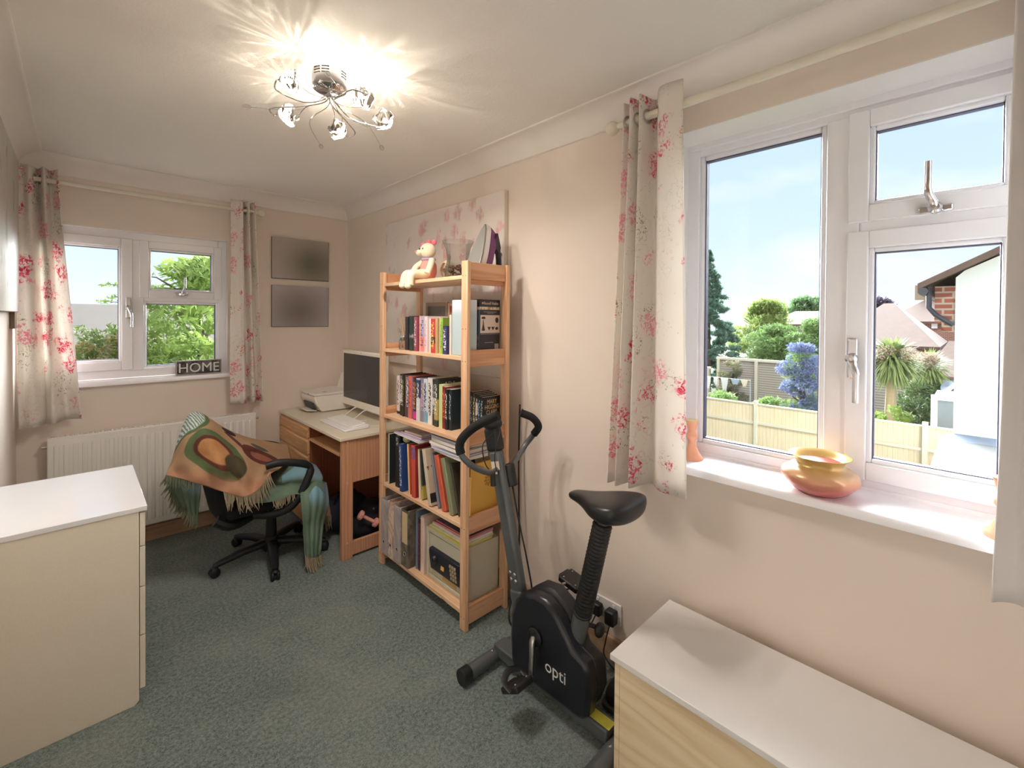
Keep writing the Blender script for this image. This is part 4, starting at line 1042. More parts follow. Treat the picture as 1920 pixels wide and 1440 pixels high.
row3 = [  # width, height, spine, ink, band, words
 (0.030, 0.226, (222,206,206), (60,50,56), (0.0,0.12,(30,26,28)), 'white-spined book with a black foot, nearest the monitor'),
 (0.036, 0.238, (30,28,34), W_, (0.30,0.55,(150,160,190)), 'thick black novel with a pale blue middle band'),
 (0.020, 0.237, (26,40,30), (206,206,90), None, 'thin black-green book with yellow lettering'),
 (0.014, 0.236, (120,58,68), (40,30,36), None, 'very thin maroon book beside the grey-blue novel'),
 (0.031, 0.236, (56,66,82), W_, None, 'grey-blue novel with white lettering'),
 (0.036, 0.237, (208,108,100), (110,50,60), None, 'salmon-red hardback'),
 (0.016, 0.232, (96,90,150), (226,180,190), None, 'slim violet-blue book with a pink foot'),
 (0.030, 0.234, (44,34,54), (236,170,60), (0.0,0.22,(206,60,140)), 'dark purple book with orange letters and a magenta foot'),
 (0.034, 0.232, (208,214,218), W_, (0.52,1.0,(46,62,100)), 'book with navy top and silver-white lower spine'),
 (0.042, 0.236, (136,126,150), (206,190,160), (0.35,0.62,(170,130,176)), 'wide lilac-grey hardback'),
 (0.034, 0.238, (206,216,230), (40,50,70), (0.0,0.28,(120,170,196)), 'pale blue-white book with dark lettering'),
 (0.042, 0.246, (232,228,222), (70,60,66), None, 'wide white hardback with dark slender lettering'),
 (0.024, 0.242, (40,40,46), (190,196,210), (0.42,0.62,(206,214,234)), 'narrow black book with a silver-white middle'),
 (0.034, 0.246, (44,54,44), W_, (0.12,0.60,(176,158,92)), 'dark green thriller with white letters and olive band'),
 (0.034, 0.222, (206,216,160), None, None, 'plain pale lime book'),
 (0.028, 0.214, (128,28,34), (226,120,60), None, 'dark red book with small orange lettering'),
 (0.022, 0.205, (24,24,28), W_, None, 'black paperback with white lettering beside the red book'),
 (0.024, 0.205, (26,40,48), (170,190,196), None, 'black-teal paperback just left of the near post'),
]
y = 2.352
for i, (w, h, c, ik, bd, words) in enumerate(row3):
    w_r = w*0.965; y -= w
    b = book(words+', middle shelf of the bookcase', y, w_r, h, 0.155 if h > 0.21 else 0.12, 1.335+(0.004*math.sin(i*2.3)), z3, c, G3, None, ik, 0, (0.25, 0.9), bd, hard=h > 0.23)
    if i == 13:
        MB().box(1.345, 1.485, y-0.0006, y+0.0002, z3+0.002, z3+h-0.002).build('front_cover', plain('front_dark_green', (36,44,36), 0.5), b)
        text('ADA', 'cover_lettering', plain('silver_print', (196,196,186), 0.4), b, (1.41, y-0.0007, z3+h-0.028), 0.075, 0.026, (1,0,0), (0,0,1))
        text('ADAM', 'spine_lettering', plain('white_print', (230,230,226), 0.4), b, (1.3325, y+w_r/2, z3+h*0.76), 0.085, 0.014, (0,0,-1), (0,-1,0))
    if i in (1, 4):
        text('DICK FRANCIS', 'spine_lettering', plain('white_print_b', (226,228,232), 0.4), b, (b.location.x-0.0006, y+w_r/2, z3+h*0.70), 0.125, 0.015, (0,0,-1), (0,-1,0))
    if i == 10:
        text('Martina Cole', 'spine_lettering', plain('dark_print', (40,44,60), 0.4), b, (b.location.x-0.0006, y+w_r/2, z3+h*0.70), 0.10, 0.014, (0,0,-1), (0,-1,0))
    if i == 11:
        text('JILLY COOPER', 'spine_lettering', plain('brown_print', (96,72,66), 0.4), b, (b.location.x-0.0006, y+w_r/2, z3+h*0.52), 0.165, 0.020, (0,0,-1), (0,-1,0))
near = [
 (0.024, 0.192, (30,30,34), W_, None, 'black paperback with white lettering, first right of the near post'),
 (0.026, 0.194, (20,22,28), (120,130,140), None, 'plain black paperback, second right of the near post'),
 (0.020, 0.190, (60,56,44), (206,196,150), None, 'olive-black paperback, third right of the near post'),
 (0.020, 0.186, (30,34,40), (236,230,220), (0.45,0.8,(190,180,170)), 'black paperback with a cream and white panel, beyond the near post'),
 (0.020, 0.182, (22,24,34), (130,180,226), None, 'black paperback with blue lettering, beside the gold-lettered book'),
]
y = 1.796
for i, (w, h, c, ik, bd, words) in enumerate(near):
    y -= w
    book(words+', middle shelf', y, w*0.96, h, 0.112, 1.415, z3, c, G3, None, ik, 0, (0.25, 0.9), bd)
y -= 0.022
b = book('black paperback showing its cover with gold capitals, nearest end of the middle shelf', y, 0.021, 0.178, 0.112, 1.414, z3, (22,22,28), G3, None, (190,196,206))
n = NT('blue_glow_cover', 0.3); v = n.co(); x_, y_, z_ = n.sep(v)
d_ = n.node('VectorMath', operation='DISTANCE'); n.set(d_.inputs[0], n.map(v, (1,0,1))); d_.inputs[1].default_value = (0.082, 0, 0.055)
f = n.ss(n.m('ADD', d_.outputs['Value'], n.m('MULTIPLY', n.noise(v, 40, 3), 0.05)), 0.075, 0.02)
n.color(n.mix(f, lin((24,24,30)), lin((104,140,200)))); MT['mhc'] = n.mat
MB().box(1.418, 1.5255, y-0.0006, y+0.0004, z3+0.001, z3+0.177).build('front_cover', MT['mhc'], b, smooth=0)
gold = plain('gold_print', (214,186,128), 0.3, 0.3)
for k, (s_, wd) in enumerate((('MARY', 0.062), ('HIGGINS', 0.092), ('CLARK', 0.072))):
    text(s_, 'cover_lettering', gold, b, (1.472, y-0.0008, z3+0.154-k*0.026), wd, 0.021, (1,0,0), (0,0,1))
ZMARY = y

# second shelf from the top
G2_ = 'books on the second shelf from the top'
z2 = SH[3]
row2 = [  # y_far, y_near, height, spine, ink, band, words
 (2.222, 2.190, 0.185, (34,30,34), None, None, 'black book behind the reed sticks'),
 (2.160, 2.118, 0.190, (26,46,34), None, (0.35,0.5,(150,140,140)), 'black and dark green book'),
 (2.114, 2.080, 0.186, (140,66,88), (206,190,190), None, 'plum-maroon paperback'),
 (2.078, 2.052, 0.190, (236,190,160), (226,110,60), None, 'peach book with orange lettering'),
 (2.050, 2.012, 0.190, (176,164,188), (70,76,96), (0.0,0.45,(226,130,126)), 'lilac book with dark blue letters and a coral foot'),
 (2.010, 1.984, 0.188, (222,202,204), (190,150,160), None, 'faded pink-white paperback'),
 (1.982, 1.954, 0.176, (238,232,216), None, None, 'thin cream book'),
 (1.952, 1.912, 0.176, (190,60,60), (240,196,90), (0.25,0.5,(40,24,26)), 'red and black book with yellow marks'),
 (1.910, 1.892, 0.178, (190,160,110), None, None, 'thin tan book'),
 (1.890, 1.870, 0.180, (232,226,206), None, None, 'thin ivory book'),
 (1.868, 1.846, 0.182, (150,186,64), (100,130,50), None, 'lime green book'),
 (1.844, 1.808, 0.140, (46,44,92), (224,226,236), None, 'short navy book with white lettering'),
 (1.806, 1.790, 0.196, (226,216,206), None, None, 'tall thin off-white book'),
]
for i, (ya, yb, h, c, ik, bd, words) in enumerate(row2):
    b = book(words+', second shelf from the top', yb, (ya-yb)*0.96, h, 0.135, 1.300+0.012*(i % 3 == 0), z2, c, G2_, (120,150,60) if i == 10 else None, ik, 0, (0.12, 0.9), bd)
t = thing('picture_frame', 'grey-brown photo frame standing behind the plum and lilac books', 'picture frame', (1.46, 2.1, z2), 'frames behind the second-shelf books')
ring_obj('frame', 'X', 1.456, 1.468, 2.02, 2.235, z2+0.0005, z2+0.268, 0.022, t, plain('driftwood_grey', (150,134,122), 0.7, var=0.2), 0.002)
MB().box(1.462, 1.466, 2.04, 2.215, z2+0.02, z2+0.248).build('photo', plain('mat_grey', (110,100,96), 0.5, var=0.3, scale=30), t)
t = thing('picture_frame', 'wooden frame with a rust-red picture behind the cream and red books', 'picture frame', (1.46, 1.9, z2), 'frames behind the second-shelf books')
ring_obj('frame', 'X', 1.450, 1.462, 1.800, 2.008, z2+0.0005, z2+0.262, 0.016, t, plain('light_frame', (190,160,140), 0.6), 0.002)
n = NT('rust_picture', 0.5); v = n.co(); x_, y_, z_ = n.sep(v)
n.color(n.mix(n.ss(z_, 0.205, 0.21), lin((150,130,120)), n.mix(n.ss(y_, -0.035, -0.03), lin((96,88,92)), lin((176,66,46)))))
MB().box(1.456, 1.460, 1.812, 1.996, z2+0.014, z2+0.248).build('photo', n.mat, t)
t = thing('storage_box', 'tall pale blue-white box file beside the near post, second shelf from the top', 'box', (1.31, 1.72, z2))
n = NT('pale_blue_card', 0.35); v = n.co(); x_, y_, z_ = n.sep(v)
c = n.mix(n.ss(z_, 0.19, 0.24), lin((178,198,204)), lin((214,222,236)))
n.color(n.mix(n.ss(n.wave(n.map(v, (0,0,1)), 11, 0), 0.93, 0.97), c, lin((232,236,240))))
MB().box(1.312, 1.380, 1.672, 1.782, z2+0.001, z2+0.268).build('carton', n.mat, t, bevel=0.002)
MB().box(1.310, 1.312, 1.676, 1.692, z2+0.03, z2+0.215).build('edge_strip', plain('pale_strip', (226,230,226), 0.4), t)

# garment steamer box
t = thing('steamer_box', 'black Russell Hobbs appliance box at the near end of the second shelf'.replace('Russell Hobbs ', 'printed '), 'box', (1.46, 1.72, z2+0.001))
bx0, bx1, by0, by1, bh = 1.392, 1.522, 1.664, 1.750, 0.272
n = NT('printed_carton_black', 0.35); n.color(n.mix(n.noise(n.co(), 9, 2), lin((34,34,42)), lin((42,42,50))))
MB().box(bx0, bx1, by0, by1, z2+0.001, z2+bh).build('carton', n.mat, t, bevel=0.0015)
MB().box(bx0-0.0004, bx0+0.0002, by0+0.001, by1-0.001, z2+0.003, z2+bh-0.045).build('side_print', plain('slate_print', (92,102,112), 0.4), t)
white = plain('white_ink', (226,214,200), 0.45); orange = plain('orange_dot', (230,150,90), 0.4); ik = plain('dark_ink', (46,40,40), 0.5)
YF = by0-0.0005
MB().box(bx0+0.002, bx1-0.002, YF, by0+0.0002, z2+0.108, z2+0.196).build('picture_panel', plain('panel_pink_white', (222,204,194), 0.5), t)
n = NT('pale_photo_band', 0.5); n.color(n.mix(n.ss(n.noise(n.map(n.co(), (1,1,.4)), 70, 2), 0.5, 0.6), lin((226,214,200)), lin((176,150,96))))
MB().box(bx0-0.0008, bx1+0.0004, YF, by1, z2+0.222, z2+0.236).build('photo_band', n.mat, t)
MB().lathe([(0,0),(0.0055,0),(0.0055,0.0005),(0,0.0005)], (bx0+0.016, YF+0.0002, z2+0.254), 16, (0,-1,0)).build('brand_dot', orange, t)
text('Russell Hobbs', 'brand_lettering', white, t, (bx0+0.071, YF-0.0002, z2+0.254), 0.094, 0.014, (1,0,0), (0,0,1), 0.0004)
# product drawing: steamer wand and three attachments
mb = MB(); yy = YF-0.0003
mb.prism([(bx0+0.012, z2+0.125), (bx0+0.030, z2+0.125), (bx0+0.024, z2+0.150), (bx0+0.021, z2+0.172), (bx0+0.018, z2+0.172), (bx0+0.017, z2+0.150)], yy, YF, 'XZ')
mb.ell((bx0+0.0215, yy, z2+0.182), (0.013, 0.0005, 0.006), 18, 8); mb.ell((bx0+0.021, yy, z2+0.124), (0.011, 0.0005, 0.005), 18, 8)
for k in range(2):
    q = bx0+0.058+k*0.025
    mb.prism([(q-0.011, z2+0.138), (q+0.011, z2+0.138), (q+0.006, z2+0.130), (q, z2+0.120), (q-0.006, z2+0.130)], yy, YF, 'XZ')
mb.ell((bx0+0.108, yy, z2+0.130), (0.010, 0.0005, 0.0075), 18, 8); mb.ell((bx0+0.109, yy, z2+0.171), (0.011, 0.0005, 0.014), 20, 10)
mb.build('product_drawing', ik, t)
gi = plain('grey_ink', (180,172,164), 0.5)
for zz, w0, w1 in ((0.2105, 0.022, 0.108), (0.2045, 0.045, 0.088), (0.102, 0.004, 0.124), (0.060, 0.030, 0.085), (0.020, 0.045, 0.090)):
    MB().box(bx0+w0, bx0+w1, YF, by0, z2+zz, z2+zz+0.002).build('print_line', gi, t)
MB().box(bx0+0.095, bx0+0.122, YF, by0, z2+0.024, z2+0.054).build('thumbnail_picture', gi, t)
mb = MB()
for k in range(3):
    ring_ = [(bx0-0.0006, by0+0.024+0.011*math.cos(a), z2+0.085-k*0.033+0.014*math.sin(a)) for a in [2*math.pi*j/20 for j in range(21)]]
    mb.tube(ring_, 0.0009, 5, False); mb.ell((bx0-0.0006, by0+0.024, z2+0.085-k*0.033), (0.0005, 0.004, 0.006), 10, 6)
mb.build('side_symbols', white, t)

# reed diffuser and slate plaque
t = thing('reed_diffuser', 'clear glass bottle of thin reed sticks and dried leaves on the second shelf', 'diffuser', (1.325, 2.255, z2))
MB().lathe([(0,0.001),(0.026,0.001),(0.028,0.006),(0.028,0.050),(0.022,0.062),(0.019,0.070),(0.020,0.078),(0.019,0.078),(0.0175,0.070),(0.020,0.062),(0.026,0.050),(0.026,0.008),(0,0.006)], (1.325,2.255,z2), 28).build('glass_bottle', MT['crystal'], t, smooth=50)
MB().lathe([(0.0205,0.068),(0.0225,0.070),(0.0225,0.080),(0.0205,0.082),(0.017,0.081)], (1.325,2.255,z2), 28).build('silver_collar', MT['steel'], t)
mb = MB(); rr = random.Random(4)
for k in range(11):
    a = rr.uniform(0, 6.28); s_ = rr.uniform(0.02, 0.055); h_ = rr.uniform(0.155, 0.21)
    mb.cyl((1.325-math.cos(a)*0.015, 2.255-math.sin(a)*0.015, z2+0.008), (1.325+math.cos(a)*s_, 2.255+math.sin(a)*s_, z2+h_), 0.0015, n=6)
mb.build('reeds', plain('reed', (206,172,132), 0.8), t)
mb = MB(); mb.cyl((1.32,2.26,z2+0.01), (1.33,2.30,z2+0.10), 0.0012, n=6)
for k in range(3): mb.ell((1.325, 2.300+0.012*(k-1), z2+0.105+0.012*(k%2)), (0.003, 0.017, 0.007), 10, 6, Matrix.Rotation(R(40*k), 3, 'X'))
mb.build('dried_leaf', plain('dried_leaf', (140,130,110), 0.9), t)
t = thing('plaque', 'small wooden plaque leaning at the far end of the second shelf', 'plaque', (1.42, 2.34, z2))
n = NT('striped_plaque', 0.7); v = n.co(); n.color(n.mix(n.ss(n.wave(n.map(v,(0,0,1)), 9, 0.5), 0.5, 0.8), lin((196,170,132)), lin((150,126,98))))
MB().box(1.415, 1.427, 2.275, 2.395, z2+0.0, z2+0.082).build('board', n.mat, t, bevel=0.002)

# ----------------------------------------------------------------- top shelf
z1 = SH[4]
MT['fur'] = plain('cream_plush', (236,222,196), 1.0, var=0.1, scale=60, bump=0.5, bscale=260, sheen=0.5)
zt = z1+0.007
t = thing('soft_toy', 'cream plush toy in pink clothes sitting on the front edge of the top shelf', 'soft toy', (1.35, 2.1, zt))
mb = MB()
mb.ell((1.375, 2.085, zt+0.062), (0.040, 0.042, 0.062), 20, 14)                 # trunk
mb.ell((1.365, 2.075, zt+0.158), (0.042, 0.044, 0.042), 24, 16)                 # head
mb.ell((1.325, 2.100, zt+0.146), (0.020, 0.020, 0.016), 16, 10)                 # muzzle
mb.tube(spline([(1.36,2.10,zt+0.035),(1.31,2.12,zt+0.028),(1.262,2.130,zt+0.022),(1.250,2.132,zt-0.03)], 5), [0.026]*5+[0.024]*5+[0.022]*6, 12)
mb.tube(spline([(1.36,2.07,zt+0.035),(1.31,2.075,zt+0.028),(1.258,2.070,zt+0.022),(1.246,2.068,zt-0.035)], 5), [0.026]*5+[0.024]*5+[0.022]*6, 12)
mb.ell((1.242,2.132,zt-0.035), (0.018,0.019,0.016), 14, 8); mb.ell((1.238,2.068,zt-0.040), (0.018,0.019,0.016), 14, 8)
mb.tube(spline([(1.37,2.045,zt+0.105),(1.345,2.022,zt+0.07),(1.325,2.020,zt+0.028)], 5), [0.017]*11, 12)
mb.tube(spline([(1.37,2.122,zt+0.105),(1.335,2.148,zt+0.07),(1.315,2.150,zt+0.030)], 5), [0.017]*11, 12)
mb.build('body', MT['fur'], t, smooth=70)
MB().lathe([(0.036,0.0),(0.046,0.03),(0.044,0.07),(0.030,0.098),(0.020,0.104)], (1.375,2.085,zt+0.012), 24).build('pink_top', plain('pink_knit', (232,150,140), 0.9, var=0.1), t, smooth=60)
mb = MB(); mb.tube([(1.375+0.033*math.cos(a),2.085+0.035*math.sin(a),zt+0.112) for a in [2*math.pi*j/16 for j in range(17)]], 0.007, 8, False); mb.build('scarf', plain('lilac_scarf', (176,160,190), 0.9), t)
mb = MB(); mb.ell((1.385,2.100,zt+0.205), (0.012,0.020,0.020), 14, 8); mb.ell((1.360,2.115,zt+0.190), (0.014,0.014,0.018), 14, 8); mb.ell((1.385,2.05,zt+0.203), (0.012,0.020,0.016), 14, 8); mb.build('hair', plain('rose_felt', (222,120,132), 0.9), t, smooth=60)
mb = MB(); mb.ell((1.325,2.065,zt+0.165), (0.003,0.004,0.005), 10, 6); mb.ell((1.332,2.108,zt+0.168), (0.003,0.004,0.005), 10, 6); mb.build('eyes', MT['black_plastic'], t)
MB().ell((1.306,2.102,zt+0.150), (0.006,0.008,0.006), 12, 8).build('nose', plain('pink_nose', (226,130,130), 0.7), t)
t = thing('figurine', 'tiny blue and cream figurine beside the soft toy on the top shelf', 'figurine', (1.33, 2.225, z1))
mb = MB(); mb.ell((1.33,2.222,z1+0.018), (0.014,0.014,0.018), 14, 10); mb.build('body', plain('blue_glaze', (92,86,146), 0.4), t, smooth=60)
mb = MB(); mb.ell((1.335,2.205,z1+0.045), (0.018,0.022,0.018), 14, 10); mb.ell((1.33,2.262,z1+0.016), (0.022,0.02,0.016), 14, 10); mb.build('head', plain('cream_glaze', (230,206,180), 0.5), t, smooth=60)
MB().ell((1.325,2.222,z1+0.048), (0.006,0.010,0.008), 10, 6).build('bow', plain('rose_glaze', (214,110,96), 0.5), t, smooth=60)
t = thing('glass_vase', 'clear glass vase of dried potpourri on the top shelf, between the toy and the iron', 'vase', (1.44, 1.905, z1))
VC = (1.440, 1.905, z1)
MB().lathe([(0,0.001),(0.060,0.001),(0.070,0.020),(0.071,0.050),(0.062,0.085),(0.058,0.120),(0.066,0.165),(0.084,0.205),(0.082,0.205),(0.064,0.165),(0.056,0.120),(0.060,0.085),(0.069,0.050),(0.068,0.020),(0.058,0.005),(0,0.005)], VC, 40).build('glass', MT['crystal'], t, smooth=60)
mb = MB(); rr = random.Random(11)
for k in range(46):
    a = rr.uniform(0,6.28); q = rr.uniform(0,0.050); mb.ell((VC[0]+q*math.cos(a), VC[1]+q*math.sin(a), z1+rr.uniform(0.014,0.075)), (rr.uniform(.008,.015), rr.uniform(.006,.012), rr.uniform(.005,.010)), 8, 5, Matrix.Rotation(rr.uniform(0,3), 3, 'X'))
o = mb.build('potpourri', plain('dried_petals', (120,90,80), 0.9, var=0.5, scale=40), t); o['kind'] = 'stuff'
t = thing('wicker_heart', 'cream woven ornament with dried flowers behind the soft toy', 'ornament', (1.44, 2.01, z1))
mb = MB()
for k in range(5):
    ring_ = [(1.44+0.006*k-0.012, 2.015+(0.040+0.003*k)*math.cos(a), z1+0.058+(0.045+0.003*k)*math.sin(a)) for a in [2*math.pi*j/24 for j in range(25)]]
    mb.tube(ring_, 0.004, 6, False)
mb.build('ring', plain('cream_wicker', (222,206,176), 0.9, var=0.2), t)
mb = MB()
for k in range(14): mb.ell((1.44+rr.uniform(-.01,.01), 2.015+rr.uniform(-.028,.028), z1+0.058+rr.uniform(-.03,.03)), (0.006,0.007,0.006), 8, 5)
mb.build('dried_flowers', plain('brown_buds', (128,96,70), 0.9, var=0.4), t)

# steam iron standing on its heel
t = thing('iron', 'purple and white steam iron standing upright at the near end of the top shelf', 'iron', (1.44, 1.70, z1))
ix, iy = 1.372, 1.712
q = Matrix.Identity(3)
def IP(x_, y_, z_): return Vector((ix+x_*1.22+0.36*z_, iy+y_, z1+0.001+z_))
def plate(mb, x0, x1, sc):
    prof = [(-0.046,0.0),(-0.054,0.05),(-0.050,0.11),(-0.036,0.18),(-0.016,0.245),(0,0.272),(0.016,0.245),(0.036,0.18),(0.050,0.11),(0.054,0.05),(0.046,0.0)]
    k = len(prof); vs = [IP(x0, a*sc[0], b*sc[2]) for a, b in prof]+[IP(x1, a*sc[1], b*sc[3]) for a, b in prof]
    mb.add(vs, [tuple(range(k-1,-1,-1)), tuple(range(k,2*k))]+[(i,(i+1)%k,k+(i+1)%k,k+i) for i in range(k)])
mb = MB(); plate(mb, -0.010, 0.0, (1.0,1.0,1.0,1.0)); mb.build('soleplate', plain('grey_soleplate', (150,150,146), 0.35, 0.3), t, bevel=0.002)
mb = MB(); plate(mb, 0.0, 0.028, (0.99,0.94,1.0,0.97)); mb.build('white_skirt', plain('white_iron_plastic', (232,228,230), 0.3), t, bevel=0.003)
mb = MB(); plate(mb, 0.028, 0.066, (0.94,0.80,0.965,0.86)); mb.build('purple_body', plain('purple_plastic', (120,50,118), 0.28, var=0.1), t, bevel=0.004)
mb = MB()
pr = [(0.060,0.235),(0.085,0.190),(0.100,0.160),(0.104,0.135),(0.096,0.128),(0.078,0.148),(0.062,0.130)]
k = len(pr); mb.add([IP(a, -0.022, b) for a, b in pr]+[IP(a, 0.022, b) for a, b in pr], [tuple(range(k)), tuple(range(2*k-1,k-1,-1))]+[(i,k+i,k+(i+1)%k,(i+1)%k) for i in range(k)])
mb.build('dark_shell', plain('dark_plum_plastic', (52,40,52), 0.35), t, bevel=0.004)
P = spline([IP(0.074,0,0.165), IP(0.096,0,0.150), IP(0.116,0,0.110), IP(0.132,0,0.060), IP(0.140,0,0.010)], 6)
MB().tube(P, [0.013]*6+[0.015]*12+[0.014]*7, 14).build('iron_handle', plain('navy_black_grip', (30,34,46), 0.35), t, smooth=60)
MB().add([IP(0.060,-0.03,0.0),IP(0.150,-0.03,0.0),IP(0.150,0.03,0.0),IP(0.060,0.03,0.0),IP(0.060,-0.03,0.018),IP(0.150,-0.03,0.012),IP(0.150,0.03,0.012),IP(0.060,0.03,0.018)],[(0,3,2,1),(4,5,6,7),(0,1,5,4),(1,2,6,5),(2,3,7,6),(3,0,4,7)]).build('heel', plain('dark_heel', (44,40,50), 0.4), t, bevel=0.003)
MB().ell(IP(0.122,0,0.128), (0.008,0.010,0.012), 12, 8).build('steam_button', plain('violet_button', (90,70,120), 0.3), t)
# ----------------------------------------------------------------- fourth shelf down
z4 = SH[1]
G4_ = 'books and folders on the fourth shelf down'
S4 = ', fourth shelf down'
book('thin grey-green magazine at the far end'+S4, 2.352, 0.012, 0.290, 0.20, 1.288, z4, (170,180,168), G4_, (38,44,46), None, 0)
b = book('big black glossy ring book'+S4+', left of the royal blue book', 2.262, 0.040, 0.292, 0.165, 1.300, z4, (28,32,36), G4_, (34,44,44), (170,170,170), 0, (0.8,0.97))
b = book('royal blue hardback with pale spine lettering'+S4, 2.188, 0.030, 0.262, 0.185, 1.280, z4, (38,66,124), G4_, (40,70,134), (206,214,226), -3, (0.1,0.95), hard=True)
b = book('thin cream and orange folder right of the royal blue book'+S4, 2.128, 0.014, 0.272, 0.17, 1.290, z4, (226,190,136), G4_, (206,96,60), None, -4)
b = book('red book with a violet emblem on its spine'+S4, 2.066, 0.036, 0.278, 0.17, 1.286, z4, (206,86,74), G4_, (160,50,50), None, -2, band=(0.72,0.98,(110,96,150)), hard=True)
b = book('thin ivory booklet right of the red book'+S4, 2.040, 0.014, 0.262, 0.16, 1.300, z4, (230,220,190), G4_, None, None, -3)
b = book('thin dark booklet with a yellow foot'+S4, 2.014, 0.012, 0.258, 0.16, 1.302, z4, (60,60,60), G4_, None, None, -6, band=(0.0,0.3,(190,170,80)))
t = thing('box_file', 'beige box file with dark patches leaning in the middle of the fourth shelf down', 'folder', (1.285, 1.925, z4+0.004))
t.rotation_euler = (R(-13), 0, 0)
n = NT('beige_file_cover', 0.6); v = n.co(); x_, y_, z_ = n.sep(v)
c = n.mix(n.noise(v, 12, 2), lin((196,172,148)), lin((206,184,162)))
c = n.mix(n.m('MULTIPLY', n.ss(z_, 0.064, 0.060), n.ss(z_, 0.012, 0.016)), c, lin((44,40,40)))
c = n.mix(n.m('MULTIPLY', n.ss(n.noise(n.map(v,(8,1,1)), 9, 1), 0.4, 0.5), n.m('MULTIPLY', n.ss(z_, 0.176, 0.180), n.ss(z_, 0.200, 0.196))), c, lin((60,46,50)))
n.color(c)
MB().box(1.286, 1.430, 1.910, 1.940, z4+0.004, z4+0.288).build('cover', n.mat, t, bevel=0.001)
MB().box(1.2845, 1.286, 1.913, 1.937, z4+0.006, z4+0.286).build('spine_edge', plain('pale_edge', (210,200,180), 0.6), t)
book('blue-grey folder leaning right of the beige box file'+S4, 1.868, 0.018, 0.272, 0.155, 1.305, z4, (120,128,140), G4_, (110,118,130), None, -15)
book('orange-red folder leaning beside the blue-grey one'+S4, 1.808, 0.036, 0.272, 0.165, 1.302, z4, (206,100,74), G4_, (196,90,64), None, -16)
book('olive green folder leaning against the orange-red one'+S4, 1.750, 0.030, 0.272, 0.165, 1.302, z4, (140,146,116), G4_, (130,136,104), None, -17)
book('dark slim folder leaning beside the olive one'+S4, 1.722, 0.012, 0.25, 0.15, 1.32, z4, (60,54,44), G4_, None, None, -17)
def flat(label, x0, x1, y0, y1, z, th, col, side, group, rot=0, name='magazine'):
    t = thing(name, label, 'magazine' if name == 'magazine' else name, ((x0+x1)/2, (y0+y1)/2, z), group); t.rotation_euler = (0,0,R(rot))
    MB().box(x0+0.001, x1-0.001, y0+0.001, y1-0.001, z+0.0004, z+th-0.0006).build('pages', plain('pages_%d_%d_%d' % side, side, 0.8, var=0.12, scale=120), t)
    mb = MB(); mb.box(x0, x1, y0, y1, z+th-0.0006, z+th-0.0001); mb.box(x0, x1, y0, y1, z+0.0001, z+0.0005); mb.box(x0, x1, y1-0.0008, y1, z+0.0001, z+th-0.0001)
    mb.build('cover', plain('mag_%d_%d_%d' % col, col, 0.35, var=0.3, scale=30), t)
    return t
GM = 'magazines lying flat under the middle shelf'
zz = 0.770
cols = [((206,206,214),(236,232,226),0.016,'bottom'), ((120,150,206),(214,214,226),0.010,'second'), ((206,120,120),(230,214,214),0.009,'third'),
        ((236,232,226),(238,232,222),0.014,'fourth'), ((60,60,66),(214,206,200),0.006,'fifth'), ((236,234,230),(236,232,228),0.014,'sixth'), ((150,164,196),(206,206,216),0.012,'top')]
for i, (c, sd, th, w) in enumerate(cols):
    if zz+th > 0.864: break
    flat('%s magazine of the pile lying across the leaning folders, fourth shelf down' % w, 1.300-0.006*(i%2), 1.46, 1.672+0.004*(i%3), 1.920+0.010*((i*5)%4), zz, th, c, sd, GM, (i*37%5)-2)
    zz += th
zz = 0.790
for i, (c, sd, th, w) in enumerate([((210,204,210),(226,222,222),0.008,'grey cover, lowest'), ((150,150,190),(214,206,220),0.007,'violet-grey, second'), ((206,170,180),(226,206,210),0.007,'pinkish, third'), ((236,230,226),(230,226,220),0.010,'white, topmost')]):
    flat('magazine lying flat above the royal blue book, %s of its small pile' % w, 1.285+0.008*i, 1.45, 2.015+0.012*i, 2.30-0.03*i, zz, th, c, sd, GM, (i*2)-3)
    zz += th
t = thing('ceramic_trinket', 'small cream and olive trinket on top of the royal blue book', 'ornament', (1.31, 2.20, z4+0.268))
MB().ell((1.318, 2.206, z4+0.284), (0.020, 0.026, 0.018), 16, 10).build('body', plain('olive_cream', (206,196,140), 0.5, var=0.2), t, smooth=60)
t = thing('yellow_folder', 'large mustard yellow folder facing out at the near end of the fourth shelf down', 'folder', (1.44, 1.675, z4))
MB().box(1.352, 1.520, 1.668, 1.682, z4+0.001, z4+0.262).build('cover', plain('mustard_card', (222,176,84), 0.55, var=0.06), t, bevel=0.001)
MB().box(1.344, 1.352, 1.669, 1.684, z4+0.001, z4+0.200).build('folded_edge', plain('yellow_edge', (236,190,100), 0.5), t, bevel=0.001)
mb = MB()
for k in range(8):
    a = 2*math.pi*k/8; mb.ell((1.455+0.018*math.cos(a), 1.6677, z4+0.165+0.020*math.sin(a)), (0.010,0.0004,0.006), 10, 6, Matrix.Rotation(-a, 3, 'Y'))
mb.ell((1.455, 1.6677, z4+0.165), (0.006,0.0004,0.006), 10, 6); mb.build('emblem', plain('brown_emblem', (176,130,64), 0.6), t)

